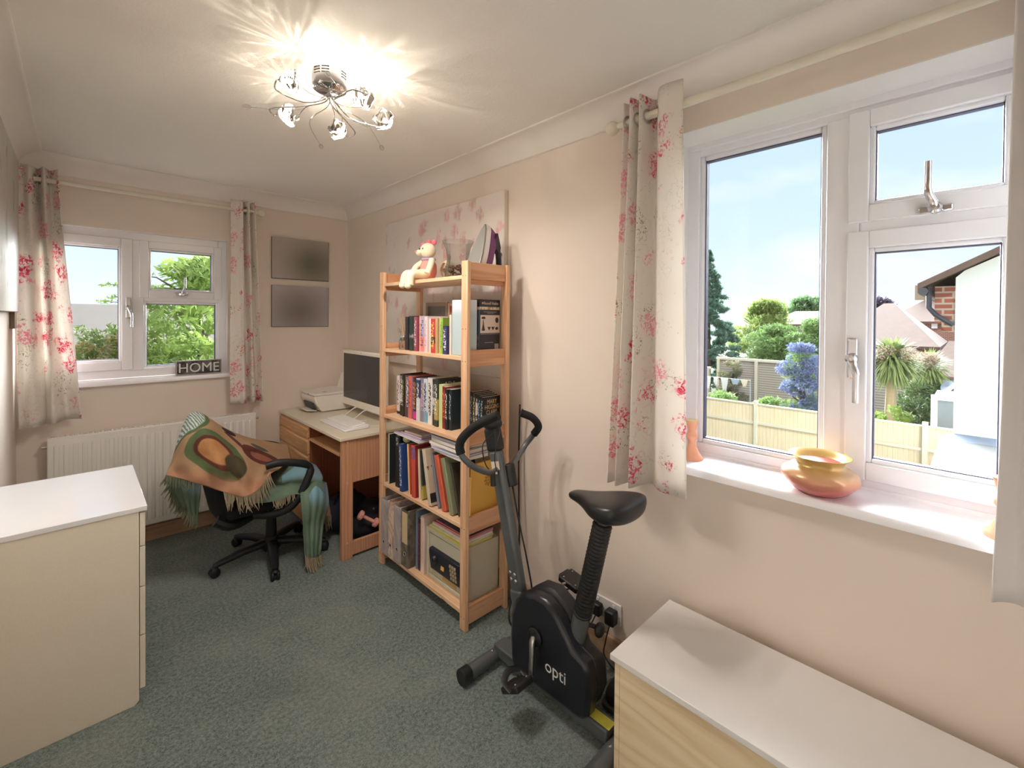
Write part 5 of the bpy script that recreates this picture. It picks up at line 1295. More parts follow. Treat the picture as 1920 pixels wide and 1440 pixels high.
# ----------------------------------------------------------------- bottom shelf
z5 = SH[0]
n = NT('marbled_file_lilac', 0.6); v = n.co(); f = n.noise(n.map(v,(1,1,.5)), 16, 5, 0.6, 1.2)
n.color(n.mix(n.ss(f, 0.3, 0.7), lin((190,180,178)), lin((150,142,150)))); MT['marble_l'] = n.mat
n = NT('marbled_file_cream', 0.6); v = n.co(); f = n.noise(n.map(v,(1,1,.5)), 22, 4, 0.6, 2.0)
n.color(n.mix(n.ss(f, 0.4, 0.62), lin((226,206,186)), lin((186,150,136)))); MT['marble_c'] = n.mat
n = NT('marbled_file_dark', 0.55); v = n.co(); f = n.noise(n.map(v,(1,1,.6)), 18, 5, 0.6, 1.4)
n.color(n.mix(n.ss(f, 0.35, 0.65), lin((130,120,106)), lin((80,74,66)))); MT['marble_d'] = n.mat
for lb, y0, w, h, mt, x0 in (('lilac-grey marbled lever arch file, farthest on the bottom shelf', 2.328, 0.066, 0.315, MT['marble_l'], 1.262),
                         ('narrow cream marbled lever arch file between two lilac-grey ones, bottom shelf', 2.270, 0.052, 0.320, MT['marble_c'], 1.268),
                         ('lilac-grey marbled lever arch file beside the one with the cream label, bottom shelf', 2.196, 0.070, 0.312, MT['marble_l'], 1.272),
                         ('dark grey marbled lever arch file with a cream spine label, bottom shelf', 2.122, 0.070, 0.312, MT['marble_d'], 1.278)):
    t = thing('lever_arch_file', lb, 'file', (x0, y0+w/2, z5+0.001), 'lever arch files on the bottom shelf')
    mb = MB(); mb.box(x0, x0+0.003, y0, y0+w, z5+0.001, z5+h); mb.box(x0+0.003, x0+0.26, y0, y0+0.003, z5+0.001, z5+h); mb.box(x0+0.003, x0+0.26, y0+w-0.003, y0+w, z5+0.001, z5+h)
    o = mb.build('cover', mt, t, bevel=0.0008)
    MB().box(x0+0.02, x0+0.235, y0+0.006, y0+w-0.02, z5+0.008, z5+h-0.02).build('pages', MT['paper'], t)
    ring_ = [(x0-0.0006, y0+w/2+0.010*math.cos(a), z5+0.072+0.010*math.sin(a)) for a in [2*math.pi*j/20 for j in range(21)]]
    MB().tube(ring_, 0.0018, 6, False).build('finger_ring', MT['steel'], t)
    MB().lathe([(0,0),(0.0085,0),(0.0085,0.0006),(0,0.0006)], (x0, y0+w/2, z5+0.072), 16, (-1,0,0)).build('finger_hole', plain('hole_black', (30,26,24), 0.8), t)
    if 'cream spine' in lb: MB().box(x0-0.0008, x0+0.0002, y0+0.008, y0+w-0.008, z5+0.130, z5+h-0.012).build('spine_label', plain('cream_label', (216,196,156), 0.6, var=0.1), t)
G5 = 'books between the files and the safe'
book('thin blue-grey book beside the dark marbled file, bottom shelf', 2.090, 0.018, 0.318, 0.2, 1.315, z5, (110,130,150), G5)
book('dark maroon book between the blue-grey and pink-white ones, bottom shelf', 2.062, 0.024, 0.280, 0.2, 1.318, z5, (70,30,40), G5, None, (160,70,80))
book('pink-white folder touching the safe, bottom shelf', 2.020, 0.034, 0.305, 0.2, 1.312, z5, (222,190,170), G5, None, None, band=(0.0,1.0,(226,206,196)))
MT['safe'] = plain('beige_grey_safe', (196,192,172), 0.45, var=0.04, bump=0.06, bscale=400)
t = thing('safe', 'beige-grey electronic safe with a keypad on the bottom shelf', 'safe', (1.44, 1.84, z5))
sx0, sx1, sy0, sy1, sz1 = 1.322, 1.530, 1.668, 2.012, z5+0.262
mb = MB(); mb.box(sx0+0.012, sx1, sy0, sy1, z5+0.001, sz1); frame_ring(mb, 'X', sx0, sx0+0.013, sy0, sy1, z5+0.001, sz1, 0.022); mb.build('body', MT['safe'], t, bevel=0.004)
MB().box(sx0+0.004, sx0+0.012, sy0+0.026, sy1-0.026, z5+0.027, sz1-0.026).build('door', MT['safe'], t, bevel=0.001)
kp = MB().prism([(sx0+0.006, z5+0.058), (sx0-0.006, z5+0.062), (sx0-0.018, z5+0.160), (sx0-0.014, z5+0.172), (sx0+0.006, z5+0.176)], sy0+0.040, sy1-0.050, 'XZ').build('lock_panel', plain('navy_lock_panel', (32,34,46), 0.35), t, bevel=0.003)
MB().lathe([(0,0),(0.022,0),(0.020,0.012),(0.016,0.018),(0,0.019)], (sx0-0.012, sy1-0.100, z5+0.130), 24, (-1,0,-0.12)).build('turn_knob', MT['black_plastic'], kp)
rotk = Matrix.Rotation(R(7), 3, 'Y')
MB().obox((sx0-0.0125, sy1-0.165, z5+0.108), (0.002, 0.026, 0.026), rotk).build('orange_sticker', plain('amber_label', (230,170,90), 0.5), kp)
mb = MB()
for a in range(4):
    for b_ in range(3):
        mb.obox((sx0-0.0105-0.0045*(a)*0.62, sy0+0.068+b_*0.019, z5+0.086+a*0.021), (0.004, 0.013, 0.014), rotk)
mb.build('keypad_keys', plain('tan_keys', (176,160,130), 0.5), kp)
MB().box(sx0+0.0025, sx0+0.0042, sy0+0.085, sy0+0.200, z5+0.034, z5+0.052).build('brass_label', plain('brass_label', (190,160,96), 0.4), t)
zz = sz1+0.0005; GB = 'magazines stacked on the safe'
for i, (c, sd, th, w) in enumerate([((206,200,80),(206,196,110),0.010,'yellow-green, lowest'), ((236,226,150),(226,220,190),0.010,'pale yellow, second'), ((236,236,232),(232,230,226),0.014,'white, third'), ((206,60,66),(226,170,170),0.009,'red, fourth'), ((110,104,116),(206,120,120),0.008,'dark grey, topmost')]):
    flat('magazine on top of the safe, %s in the pile' % w, 1.322+0.004*i, 1.50, 1.680, 1.995-0.012*i, zz, th, c, sd, GB, (i*3 % 5)-2)
    zz += th

# ================================================================= EXERCISE BIKE
BX, BY = 1.288, 1.12
t = thing('exercise_bike', 'compact grey and black exercise bike beside the bookcase, marked opti', 'exercise bike', (BX, BY, 0))
GM_ = MT['grey_metal']
b = MB().box(BX-0.032, BX+0.032, 0.835, 1.40, 0.030, 0.078).build('base_beam', GM_, t, bevel=0.006)
MB().obox((BX-0.002, 0.880, 0.0788), (0.040, 0.095, 0.0008)).build('warning_label', plain('yellow_green_label', (226,226,92), 0.5, var=0.12, scale=60), b)
for yy, x0, x1 in ((1.392, 1.085, 1.500), (0.812, 1.090, 1.480)):
    o = MB().cyl((x0+0.02, yy, 0.032), (x1-0.02, yy, 0.032), 0.027, n=24).build('stabiliser_bar', GM_, t)
    MB().cyl((x0-0.008, yy, 0.032), (x0+0.035, yy, 0.032), 0.0315, n=20).build('end_cap', MT['black_plastic'], o, bevel=0.004)
    MB().cyl((x1-0.035, yy, 0.032), (x1+0.008, yy, 0.032), 0.0315, n=20).build('end_cap', MT['black_plastic'], o, bevel=0.004)
    MB().ell((BX-0.045, yy, 0.056), (0.007,0.007,0.005), 12, 6).ell((BX+0.045, yy, 0.056), (0.007,0.007,0.005), 12, 6).build('bolt_cap', MT['chrome'], o)
hp = [(1.255,0.075),(1.268,0.20),(1.262,0.288),(1.240,0.352),(1.200,0.392),(1.140,0.414),(1.085,0.416),(1.030,0.388),(0.985,0.338),(0.955,0.300),(0.905,0.285),(0.888,0.262),(0.882,0.180),(0.890,0.110),(0.915,0.078)]
MB().prism(hp, BX-0.066, BX-0.006).build('housing', plain('glossy_black_shell', (24,26,34), 0.28, var=0.15), t, bevel=0.016, smooth=50)
hp2 = [(1.250,0.08),(1.262,0.20),(1.255,0.290),(1.225,0.370),(1.170,0.412),(1.100,0.420),(1.035,0.390),(0.990,0.330),(0.965,0.27),(0.90,0.25),(0.892,0.16),(0.92,0.08)]
MB().prism(hp2, BX-0.006, BX+0.066).build('flywheel_cover', plain('matt_black_shell', (32,33,38), 0.5, var=0.15), t, bevel=0.016, smooth=50)
text('opti', 'brand_lettering', plain('white_logo', (214,214,210), 0.5), t, (BX-0.0664, 1.030, 0.180), 0.095, 0.055, (0,-1,0), (0,0,1), 0.0006)
HB = Vector((BX, 1.128, 0.262))
for sx in (-1, 1): MB().lathe([(0,0),(0.034,0),(0.034,0.006),(0.028,0.010),(0,0.010)], HB+Vector((sx*0.066,0,0)), 28, (sx,0,0)).build('hub_disc', MT['black_plastic'], t)
for sx, sg in ((-1, 1), (1, -1)):
    p0 = HB+Vector((sx*0.080,0,0)); p1 = HB+Vector((sx*0.100, -0.010*sg, -0.125*sg))
    MB().tube([HB+Vector((sx*0.06,0,0)), p0, p0+Vector((sx*.004,0,-0.01*sg)), HB+Vector((sx*0.090,-0.004*sg,-0.06*sg)), p1], [0.011,0.011,0.012,0.010,0.010], 12, flat=0.8).build('crank_arm', MT['steel'], t, smooth=50)
    pc = p1+Vector((sx*0.058, 0.012*sg, -0.004))
    rp = Matrix.Rotation(R(-32 if sg > 0 else 10), 3, 'X')
    mb = MB().obox(pc, (0.085, 0.095, 0.024), rp); mb.obox(pc+rp@Vector((0,0.047,0.0)), (0.060, 0.020, 0.020), rp)
    pd = mb.build('pedal', MT['black_plastic'], t, bevel=0.006)
    mb = MB()
    for a in (-0.028, 0.028):
        for c_ in (-0.03, 0.03): mb.ell(pc+rp@Vector((a, c_, 0.0125)), (0.0035,0.0035,0.002), 10, 6)
    mb.build('reflector_stud', MT['steel'], pd)
    MB().cyl(p1, pc, 0.006, n=10).build('spindle', MT['steel'], pd)
    st_ = [pc+rp@Vector((0.044,-0.02,0)), pc+rp@Vector((0.040,0.01,0.030*sg)), pc+rp@Vector((0.0,0.02,0.046*sg)), pc+rp@Vector((-0.040,0.01,0.030*sg)), pc+rp@Vector((-0.044,-0.02,0))]
    MB().tube(spline(st_, 5), 0.012, 6, flat=0.2).build('toe_strap', MT['black_plastic'], pd)
# front post
c0, c1 = Vector((BX, 1.268, 0.30)), Vector((BX, 1.428, 0.885))
dv = (c1-c0).normalized(); qr = Vector((0,0,1)).rotation_difference(dv).to_matrix()
po = MB().obox((c0+c1)/2, (0.040, 0.066, (c1-c0).length), qr).build('front_post', GM_, t, bevel=0.014)
MB().obox(c0+Vector((0,-0.004,-0.03)), (0.046, 0.074, 0.17), qr).build('post_sleeve', GM_, t, bevel=0.014)
mb = MB()
for s_ in (0.03, 0.055):
    for w_ in (-0.012, 0.014): mb.ell(c0+dv*(s_+0.06)+Vector((-0.0215, w_, 0)), (0.004,0.008,0.008), 12, 8)
mb.build('post_bolt', MT['chrome'], po)
MB().obox(c0+dv*0.545+Vector((-0.0205,-0.004,0)), (0.001, 0.050, 0.034), qr).build('white_sticker', plain('buff_sticker', (220,204,186), 0.6), po)
MB().obox(c1+dv*0.045, (0.048, 0.074, 0.10), qr).build('console_neck', MT['black_plastic'], t, bevel=0.012)
hd = MB(); hd.ell(c1+dv*0.115+Vector((0,-0.004,0.0)), (0.040, 0.050, 0.034), 20, 12); hd.ell(c1+dv*0.118+Vector((0,0.02,0.004)), (0.034, 0.034, 0.026), 20, 12)
hd = hd.build('console', MT['black_plastic'], t, smooth=60)
MB().ell(c1+dv*0.143+Vector((-0.012,-0.022,-0.004)), (0.020,0.012,0.007), 14, 8).build('red_button', plain('red_button', (190,50,56), 0.4), hd)
MB().ell(c1+dv*0.128+Vector((0.022,-0.036,-0.012)), (0.014,0.010,0.006), 14, 8).build('silver_button', MT['steel'], hd)
K = c0+dv*0.520
for P in ([K+Vector((0,0,0.01)), Vector((1.225,1.385,0.812)), Vector((1.14,1.350,0.850)), Vector((1.085,1.350,0.885)), Vector((1.060,1.375,0.925)), Vector((1.062,1.380,0.975)), Vector((1.085,1.325,1.035)), Vector((1.130,1.245,1.085))],
          [K+Vector((0,0,0.01)), Vector((1.350,1.400,0.812)), Vector((1.430,1.430,0.830)), Vector((1.485,1.440,0.868)), Vector((1.502,1.405,0.920)), Vector((1.502,1.378,0.960)), Vector((1.478,1.392,1.000)), Vector((1.440,1.425,1.022))]):
    S = spline(P, 6)
    MB().tube(S[:27], 0.0125, 14).build('handlebar', GM_, t, smooth=60)
    MB().tube(S[24:], 0.0175, 14).cyl(S[-1], S[-1]+(S[-1]-S[-2]).normalized()*0.004, 0.019, n=14).build('foam_grip', plain('foam_black', (28,28,30), 0.9, var=0.2, bump=0.3, bscale=300), t, smooth=50)
MB().cyl(K+Vector((-0.055,-0.020,0.012)), K+Vector((-0.055,-0.024,-0.045)), 0.010, 0.012, 12).build('tension_stop', MT['black_plastic'], t)
MB().ell(K+Vector((-0.05,-0.036,0.008)), (0.007,0.007,0.007), 12, 8).build('clamp_bolt', MT['chrome'], t)
mb = MB().cyl(c0+dv*0.455+Vector((0.035,-0.028,0)), c0+dv*0.545+Vector((0.035,-0.026,0)), 0.024, 0.027, 18); mb.build('tension_knob', MT['black_plastic'], t, bevel=0.003)
MB().tube(spline([c1+Vector((-0.025,-0.01,0.08)), K+Vector((-0.085,0.01,0.12)), K+Vector((-0.07,0.0,0.03)), K+Vector((-0.02,-0.02,0.0))], 6), 0.0022, 6).tube(spline([c1+Vector((0.0,-0.03,0.09)), K+Vector((-0.045,-0.02,0.08)), K+Vector((-0.04,-0.03,0.0))], 6), 0.0022, 6).build('sensor_wire', MT['black_plastic'], t)
MB().tube(spline([c0+dv*0.46+Vector((0.035,-0.028,0)), c0+dv*0.33+Vector((0.028,-0.038,0)), c0+dv*0.18+Vector((0.03,-0.045,0)), c0+dv*0.05+Vector((0.03,-0.045,0)), c0+Vector((0.02,-0.04,-0.01))], 6), 0.0035, 8).build('tension_cable', MT['black_plastic'], t)
# seat tube, bellows and saddle
s0, s1 = Vector((BX, 0.990, 0.275)), Vector((BX, 0.868, 0.800)); sv = (s1-s0).normalized()
MB().cyl(s0, s0+sv*0.135, 0.031, n=24).build('seat_tube', GM_, t)
pr = []; L_ = 0.365; nrib = 26
for k in range(nrib*3+1):
    pr.append((0.0315+0.0030*math.sin(2*math.pi*k/3.0), 0.125+L_*k/(nrib*3)))
MB().lathe([(0,0.125)]+pr+[(0,0.125+L_)], s0, 28, sv).build('bellows', MT['black_vinyl'], t, smooth=80)
MB().cyl(s0+sv*0.45, s1+sv*0.01, 0.020, n=18).build('seat_pin', GM_, t)
kn = MB().cyl(s0+sv*0.085+Vector((0.02,-0.02,0)), s0+sv*0.085+Vector((0.03,-0.055,0.0)), 0.008, n=12); kn.ell(s0+sv*0.085+Vector((0.03,-0.062,-0.004)), (0.024,0.016,0.026), 16, 10); kn.build('adjuster_knob', MT['black_plastic'], t, smooth=60)
# saddle: swept sections along its length (nose towards the handlebar)
secs = [(1.020,0.016,0.012,0.845),(1.005,0.026,0.020,0.848),(0.975,0.032,0.026,0.850),(0.945,0.042,0.034,0.850),(0.915,0.062,0.042,0.850),(0.885,0.086,0.048,0.852),(0.850,0.104,0.054,0.856),(0.810,0.112,0.056,0.862),(0.775,0.104,0.052,0.868),(0.755,0.078,0.042,0.870),(0.747,0.040,0.028,0.868)]
mb = MB(); vs = []; nn_ = 24
for yy, hw, hh, zc in secs:
    for j in range(nn_):
        a = 2*math.pi*j/nn_; ca, sa = math.cos(a), math.sin(a)
        vs.append((BX+hw*(abs(ca)**0.7)*(1 if ca > 0 else -1), yy, zc-0.030+(hh*0.55*(abs(sa)**0.6) if sa > 0 else hh*0.95*sa)))
k = len(secs)
mb.add(vs, [(i*nn_+j, i*nn_+(j+1)%nn_, (i+1)*nn_+(j+1)%nn_, (i+1)*nn_+j) for i in range(k-1) for j in range(nn_)]+[tuple(range(nn_-1,-1,-1)), tuple((k-1)*nn_+j for j in range(nn_))])
mb.build('saddle', MT['black_vinyl'], t, sub=1, smooth=70)

# ================================================================= SOCKET, PLUGS, CABLES
t = thing('wall_socket', 'white double wall socket low on the right wall behind the bike', 'socket', (XR-0.01, 1.09, 0.205))
MB().box(XR-0.011, XR-0.001, 1.020, 1.166, 0.160, 0.246).build('faceplate', MT['white_paint'], t, bevel=0.003)
MB().box(XR-0.015, XR-0.010, 1.128, 1.140, 0.222, 0.236).box(XR-0.015, XR-0.010, 1.046, 1.058, 0.222, 0.236).build('switch', MT['white_gloss'], t, bevel=0.001)
t = thing('plug_adaptor', 'black power adaptor plugged into the near side of the double socket', 'plug', (XR-0.03, 1.05, 0.195))
MB().box(XR-0.052, XR-0.0115, 1.030, 1.075, 0.165, 0.225).build('body', MT['black_plastic'], t, bevel=0.007)
MB().tube(spline([(XR-0.045,1.05,0.168),(XR-0.06,1.06,0.10),(XR-0.05,1.07,0.03),(XR-0.07,0.98,0.008),(XR-0.08,0.86,0.006)], 6), 0.0028, 6).build('cord', MT['black_plastic'], t)
t = thing('plug_adaptor', 'black plug on the far side of the double socket, half behind the seat tube', 'plug', (XR-0.03, 1.13, 0.195))
MB().box(XR-0.045, XR-0.0115, 1.105, 1.150, 0.170, 0.222).build('body', MT['black_plastic'], t, bevel=0.007)
MB().tube(spline([(XR-0.04,1.125,0.172),(XR-0.05,1.16,0.10),(XR-0.045,1.25,0.02),(XR-0.045,1.40,0.007),(XR-0.04,1.52,0.007)], 6), 0.0028, 6).build('cord', MT['black_plastic'], t)
tag(MB().tube(spline([(1.585,1.580,1.02),(1.60,1.600,0.80),(1.592,1.590,0.55),(1.575,1.57,0.30),(1.54,1.575,0.10),(1.50,1.56,0.02),(1.46,1.50,0.007),(1.50,1.46,0.007),(1.56,1.48,0.007)], 8), 0.0045, 8).build('power_cable', MT['black_plastic']), 'black power cable hanging down the wall beside the bookcase to the floor', 'cable')
t = thing('trainer', 'dark shoe on the carpet between the bike and the low chest', 'shoe', (1.50, 0.92, 0))
mb = MB()
vs = []; nn_ = 16; secs = [(1.02,0.012,0.02),(1.01,0.034,0.035),(0.97,0.046,0.048),(0.92,0.046,0.062),(0.87,0.040,0.082),(0.82,0.038,0.088),(0.79,0.036,0.082),(0.775,0.018,0.05)]
for yy, hw, hh in secs:
    for j in range(nn_):
        a = 2*math.pi*j/nn_; vs.append((1.41+(1.02-yy)*0.72, 0.920+hw*math.cos(a), 0.016+hh*0.5+hh*0.5*math.sin(a)))
k = len(secs)
mb.add(vs, [(i*nn_+j, i*nn_+(j+1)%nn_, (i+1)*nn_+(j+1)%nn_, (i+1)*nn_+j) for i in range(k-1) for j in range(nn_)]+[tuple(range(nn_-1,-1,-1)), tuple((k-1)*nn_+j for j in range(nn_))])
mb.build('upper', plain('black_mesh_shoe', (26,27,30), 0.8, var=0.3), t, sub=1, smooth=70)
MB().prism([(1.400,0.900),(1.404,0.885),(1.44,0.876),(1.50,0.880),(1.575,0.884),(1.592,0.900),(1.592,0.940),(1.575,0.956),(1.50,0.962),(1.44,0.968),(1.404,0.955),(1.400,0.940)], 0.001, 0.020, 'XY').build('sole', plain('grey_rubber_sole', (70,72,74), 0.7), t, bevel=0.004)
# ================================================================= OUTDOORS
GZ = -2.7
_lin = lin
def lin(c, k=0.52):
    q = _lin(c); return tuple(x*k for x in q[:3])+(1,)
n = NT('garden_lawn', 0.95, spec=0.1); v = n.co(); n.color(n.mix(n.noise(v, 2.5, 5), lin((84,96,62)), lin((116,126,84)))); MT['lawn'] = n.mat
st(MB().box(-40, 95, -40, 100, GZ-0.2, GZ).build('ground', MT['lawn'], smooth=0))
def leafmat(name, c1, c2, trans=0.35):
    n = NT(name, 0.6, spec=0.3); v = n.co()
    c = n.mix(n.noise(v, 1.6, 4), lin(c1), lin(c2)); n.color(c)
    tl = n.node('BsdfTranslucent'); n.set(tl.inputs[0], c); mx = n.node('MixShader'); mx.inputs[0].default_value = trans
    n.t.links.new(n.b.outputs[0], mx.inputs[1]); n.t.links.new(tl.outputs[0], mx.inputs[2]); n.t.links.new(mx.outputs[0], n.out.inputs[0]); return n.mat
MT['bark'] = wood('tree_bark', (120,104,86), (84,72,58), 'Z', 0.9, knots=False)
def leaves(name, blobs, count, size, mat, parent, seed, kind_shell=0.55, aspect=0.55, droop=0.0):
    """many small leaf blades through a set of ellipsoid clumps (x, y, z, rx, ry, rz)"""
    g = np.random.default_rng(seed)
    B = np.array([b[:6] for b in blobs], float); wts = (B[:,3]*B[:,4]*B[:,5])**0.66; wts /= wts.sum()
    idx = g.choice(len(B), count, p=wts); c = B[idx]
    d = g.normal(size=(count,3)); d /= np.linalg.norm(d, axis=1, keepdims=True)
    rad = kind_shell+(1-kind_shell)*g.random(count)**0.5
    rad *= 1+0.12*np.sin(d[:,0]*5+idx)+0.10*np.cos(d[:,1]*6+idx*1.7)
    p = c[:,:3]+d*c[:,3:6]*rad[:,None]
    a = g.normal(size=(count,3))+d*0.6; a[:,2] -= droop; a /= np.linalg.norm(a, axis=1, keepdims=True)
    b = np.cross(a, g.normal(size=(count,3))); b /= np.linalg.norm(b, axis=1, keepdims=True)
    s = size*(0.6+0.8*g.random(count))[:,None]
    V = np.stack([p-a*s, p+b*s*aspect*0.5, p+a*s, p-b*s*aspect*0.5], 1).reshape(-1,3)
    off = origin(parent); V -= np.array([off.x, off.y, off.z])
    me = bpy.data.meshes.new(name); me.vertices.add(len(V)); me.vertices.foreach_set('co', V.ravel())
    me.loops.add(len(V)); me.loops.foreach_set('vertex_index', np.arange(len(V)))
    me.polygons.add(count); me.polygons.foreach_set('loop_start', np.arange(count)*4); me.polygons.foreach_set('loop_total', np.full(count,4))
    me.update(calc_edges=True); me.materials.append(mat)
    o = bpy.data.objects.new(name, me); COL.objects.link(o); o.parent = parent; return o
def clumps(cx, cy, z0, z1, r, n_, seed, top=0.5):
    rr = random.Random(seed); out = []
    for i in range(n_):
        f = rr.random(); z = z0+(z1-z0)*f; w = r*math.sin(math.pi*min(1, 0.18+f*(1-0.18)*1.0))**0.6 if f < .97 else r*.3
        a = rr.uniform(0, 6.28); q = w*math.sqrt(rr.random())*0.85; s_ = r*rr.uniform(0.24, 0.42)
        out.append((cx+q*math.cos(a), cy+q*math.sin(a), min(z, z1-s_*0.6), s_, s_, s_*0.62))
    return out
def tree(label, cx, cy, z0, z1, r, mat, seed, count, size, group='trees and shrubs outside', nm='tree', cl=26, trunk=True, cat='tree', **kw):
    t = thing(nm, label, cat, (cx, cy, GZ))
    leaves('foliage', clumps(cx, cy, z0, z1, r, cl, seed), count, size, mat, t, seed, **kw)
    if trunk:
        mb = MB().tube([(cx,cy,GZ),(cx+0.05,cy,GZ+(z1-GZ)*0.4),(cx,cy+0.05,z0+(z1-z0)*0.7)], [0.03*(z1-GZ)+0.05,0.02*(z1-GZ)+0.04,0.03], 8)
        rr = random.Random(seed+1)
        for k in range(6):
            zz_ = z0+(z1-z0)*rr.uniform(0.1,0.6); a = rr.uniform(0,6.28)
            mb.tube([(cx,cy,zz_),(cx+math.cos(a)*r*0.7, cy+math.sin(a)*r*0.7, zz_+r*0.4)], [0.05,0.015], 6)
        mb.build('trunk', MT['bark'], t, smooth=60)
    return t
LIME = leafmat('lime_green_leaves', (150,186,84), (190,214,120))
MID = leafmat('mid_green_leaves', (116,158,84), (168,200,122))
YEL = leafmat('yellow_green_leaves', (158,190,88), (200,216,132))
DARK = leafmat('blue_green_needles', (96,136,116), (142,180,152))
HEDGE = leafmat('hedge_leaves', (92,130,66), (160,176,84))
# seen through the back window
tree('bright green bushy tree filling the right pane of the back window', 1.50, 9.2, -1.2, 2.65, 1.15, LIME, 21, 15000, 0.075, cl=60)
t = tree('lower mid-green shrub under the bright tree outside the back window', 1.25, 7.9, -2.0, 1.22, 0.75, LIME, 23, 7000, 0.06, cl=34, nm='shrub', cat='shrub')
t = thing('cherry_branch', 'thin leafy branch reaching left across the back window above the tiled roof', 'tree', (0.75, 9.0, 1.7))
mb = MB(); bl = []
for k, (x1, z1_) in enumerate(((0.28,1.92),(0.36,1.74),(0.24,1.66),(0.55,2.08),(0.50,1.85))):
    mb.tube([(1.2,9.1,1.7+0.05*k),((1.2+x1)/2,9.0,z1_-0.02),(x1,9.0,z1_)], [0.018,0.010,0.003], 6)
    for j in range(4): q = j/4; bl.append((x1+q*(0.85-x1), 9.0, z1_+q*0.02, 0.07, 0.07, 0.035))
mb.build('twig', MT['bark'], t, smooth=60); leaves('foliage', bl, 420, 0.035, LIME, t, 31)
t = thing('clipped_hedge', 'mixed green and orange-flecked hedge outside the left pane of the back window', 'hedge', (0.1, 8.9, GZ))
leaves('foliage', [(x_, 8.95, z_, 0.35, 0.30, 0.26) for x_ in (-0.75,-0.4,-0.05,0.3,0.62) for z_ in (-2.2,-1.6,-1.0,-0.4,0.2,0.7,1.03)], 15000, 0.045, HEDGE, t, 33)
leaves('orange_shoots', [(x_, 8.75, z_, 0.12, 0.1, 0.08) for x_, z_ in ((-0.2,1.15),(0.05,1.0),(0.3,0.95),(0.38,1.12),(-0.4,0.8),(0.2,0.8))], 420, 0.032, leafmat('orange_tips', (206,176,104), (224,196,140)), t, 34)
MB().tube([(0.1,8.95,GZ),(0.1,8.95,0.8)], 0.06, 8).build('trunk', MT['bark'], t)
def tiles(name, c1, c2, k=9, axis='Z'):
    n = NT(name, 0.8); v = n.co(); w_ = n.wave(n.map(v), k, 0.3, 1, 1, axis, 'SAW')
    c = n.mix(n.noise(v, 3, 4), lin(c1), lin(c2)); c = n.mix(n.m('MULTIPLY', n.ss(w_, 0.82, 0.98), 0.5), c, tuple(q*0.5 for q in lin(c2)[:3])+(1,)); n.color(c); return n.mat
def house(label, x0, x1, y0, y1, eave, ridge, wallm, roofm, ridge_axis='Y', hip=0.0, over=0.3, nm='house'):
    t = thing(nm, label, 'house', ((x0+x1)/2, (y0+y1)/2, GZ))
    MB().box(x0, x1, y0, y1, GZ, eave).build('walls', wallm, t, smooth=0)
    a0, a1, b0, b1 = x0-over, x1+over, y0-over, y1+over
    if ridge_axis == 'Y': xm = (x0+x1)/2; R0, R1 = (xm, b0+hip*(b1-b0)/2, ridge), (xm, b1-hip*(b1-b0)/2, ridge)
    else: ym = (y0+y1)/2; R0, R1 = (a0+hip*(a1-a0)/2, ym, ridge), (a1-hip*(a1-a0)/2, ym, ridge)
    base = [(a0,b0,eave),(a1,b0,eave),(a1,b1,eave),(a0,b1,eave)]
    vs = base+[R0, R1]+[(p[0],p[1],p[2]-0.15) for p in base]
    fs = [(0,1,4),(1,2,5,4),(2,3,5),(3,0,4,5)] if ridge_axis == 'Y' else [(3,0,4),(0,1,5,4),(1,2,5),(2,3,4,5)]
    fs += [(0,6,7,1),(1,7,8,2),(2,8,9,3),(3,9,6,0),(9,8,7,6)]
    mb = MB().add(vs, fs); mb.build('roof', roofm, t, smooth=0); return t
BRICK = NT('red_brick', 0.85); v = BRICK.co(); bt = BRICK.node('TexBrick'); xx_, yy_, zz_ = BRICK.sep(v)
BRICK.set(bt.inputs['Vector'], BRICK.comb(BRICK.m('ADD', xx_, yy_), zz_, 0.0)); bt.inputs['Scale'].default_value = 1.0
bt.inputs['Color1'].default_value = lin((196,112,90)); bt.inputs['Color2'].default_value = lin((168,92,74)); bt.inputs['Mortar'].default_value = lin((206,190,172))
bt.inputs['Mortar Size'].default_value = 0.014; bt.inputs['Brick Width'].default_value = 0.225; bt.inputs['Row Height'].default_value = 0.085
BRICK.color(bt.outputs['Color']); MT['brick'] = BRICK.mat
ROOF1 = tiles('brown_roof_tiles', (116,90,78), (142,114,100)); ROOF2 = tiles('grey_roof_tiles', (112,104,96), (130,122,114), 9)
RENDER = plain('pale_render', (226,222,214), 0.9)
house('grey tiled low roof seen through the left pane of the back window', -9.0, 6.5, 13.6, 15.6, 0.80, 1.72, RENDER, ROOF2, 'X', nm='bungalow')
# seen through the right window, from near to far
t = thing('roof_extension', 'pale flat felt roof just outside the large window, bottom right of the glass', 'roof', (8.0, -3, GZ))
n = NT('weathered_felt', 0.9); v = n.co(); n.color(n.mix(n.noise(n.map(v,(3,.6,1)), 3, 5, 0.7), lin((136,138,136)), lin((100,106,108)))); 
MB().box(6.0, 9.3, -7.0, 0.33, GZ, -0.33).build('walls', RENDER, t, smooth=0)
MB().box(5.95, 9.3, -7.05, 0.36, -0.33, -0.27).build('flat_roof', n.mat, t, bevel=0.02)
MB().prism([(9.10,-0.272),(9.3,-0.20),(9.3,-0.272)], -7.0, 0.30, 'XZ').build('lead_flashing', plain('lead_grey_blue', (150,166,184), 0.6), t)
t = thing('white_house', 'white rendered house wall filling the right side of the large window', 'house', (11.5, -3.5, GZ))
lin = _lin
wm = plain('white_render', (248,248,246), 0.9, var=0.01)
lin = lambda c, k=0.52: tuple(x*k for x in _lin(c)[:3])+(1,)
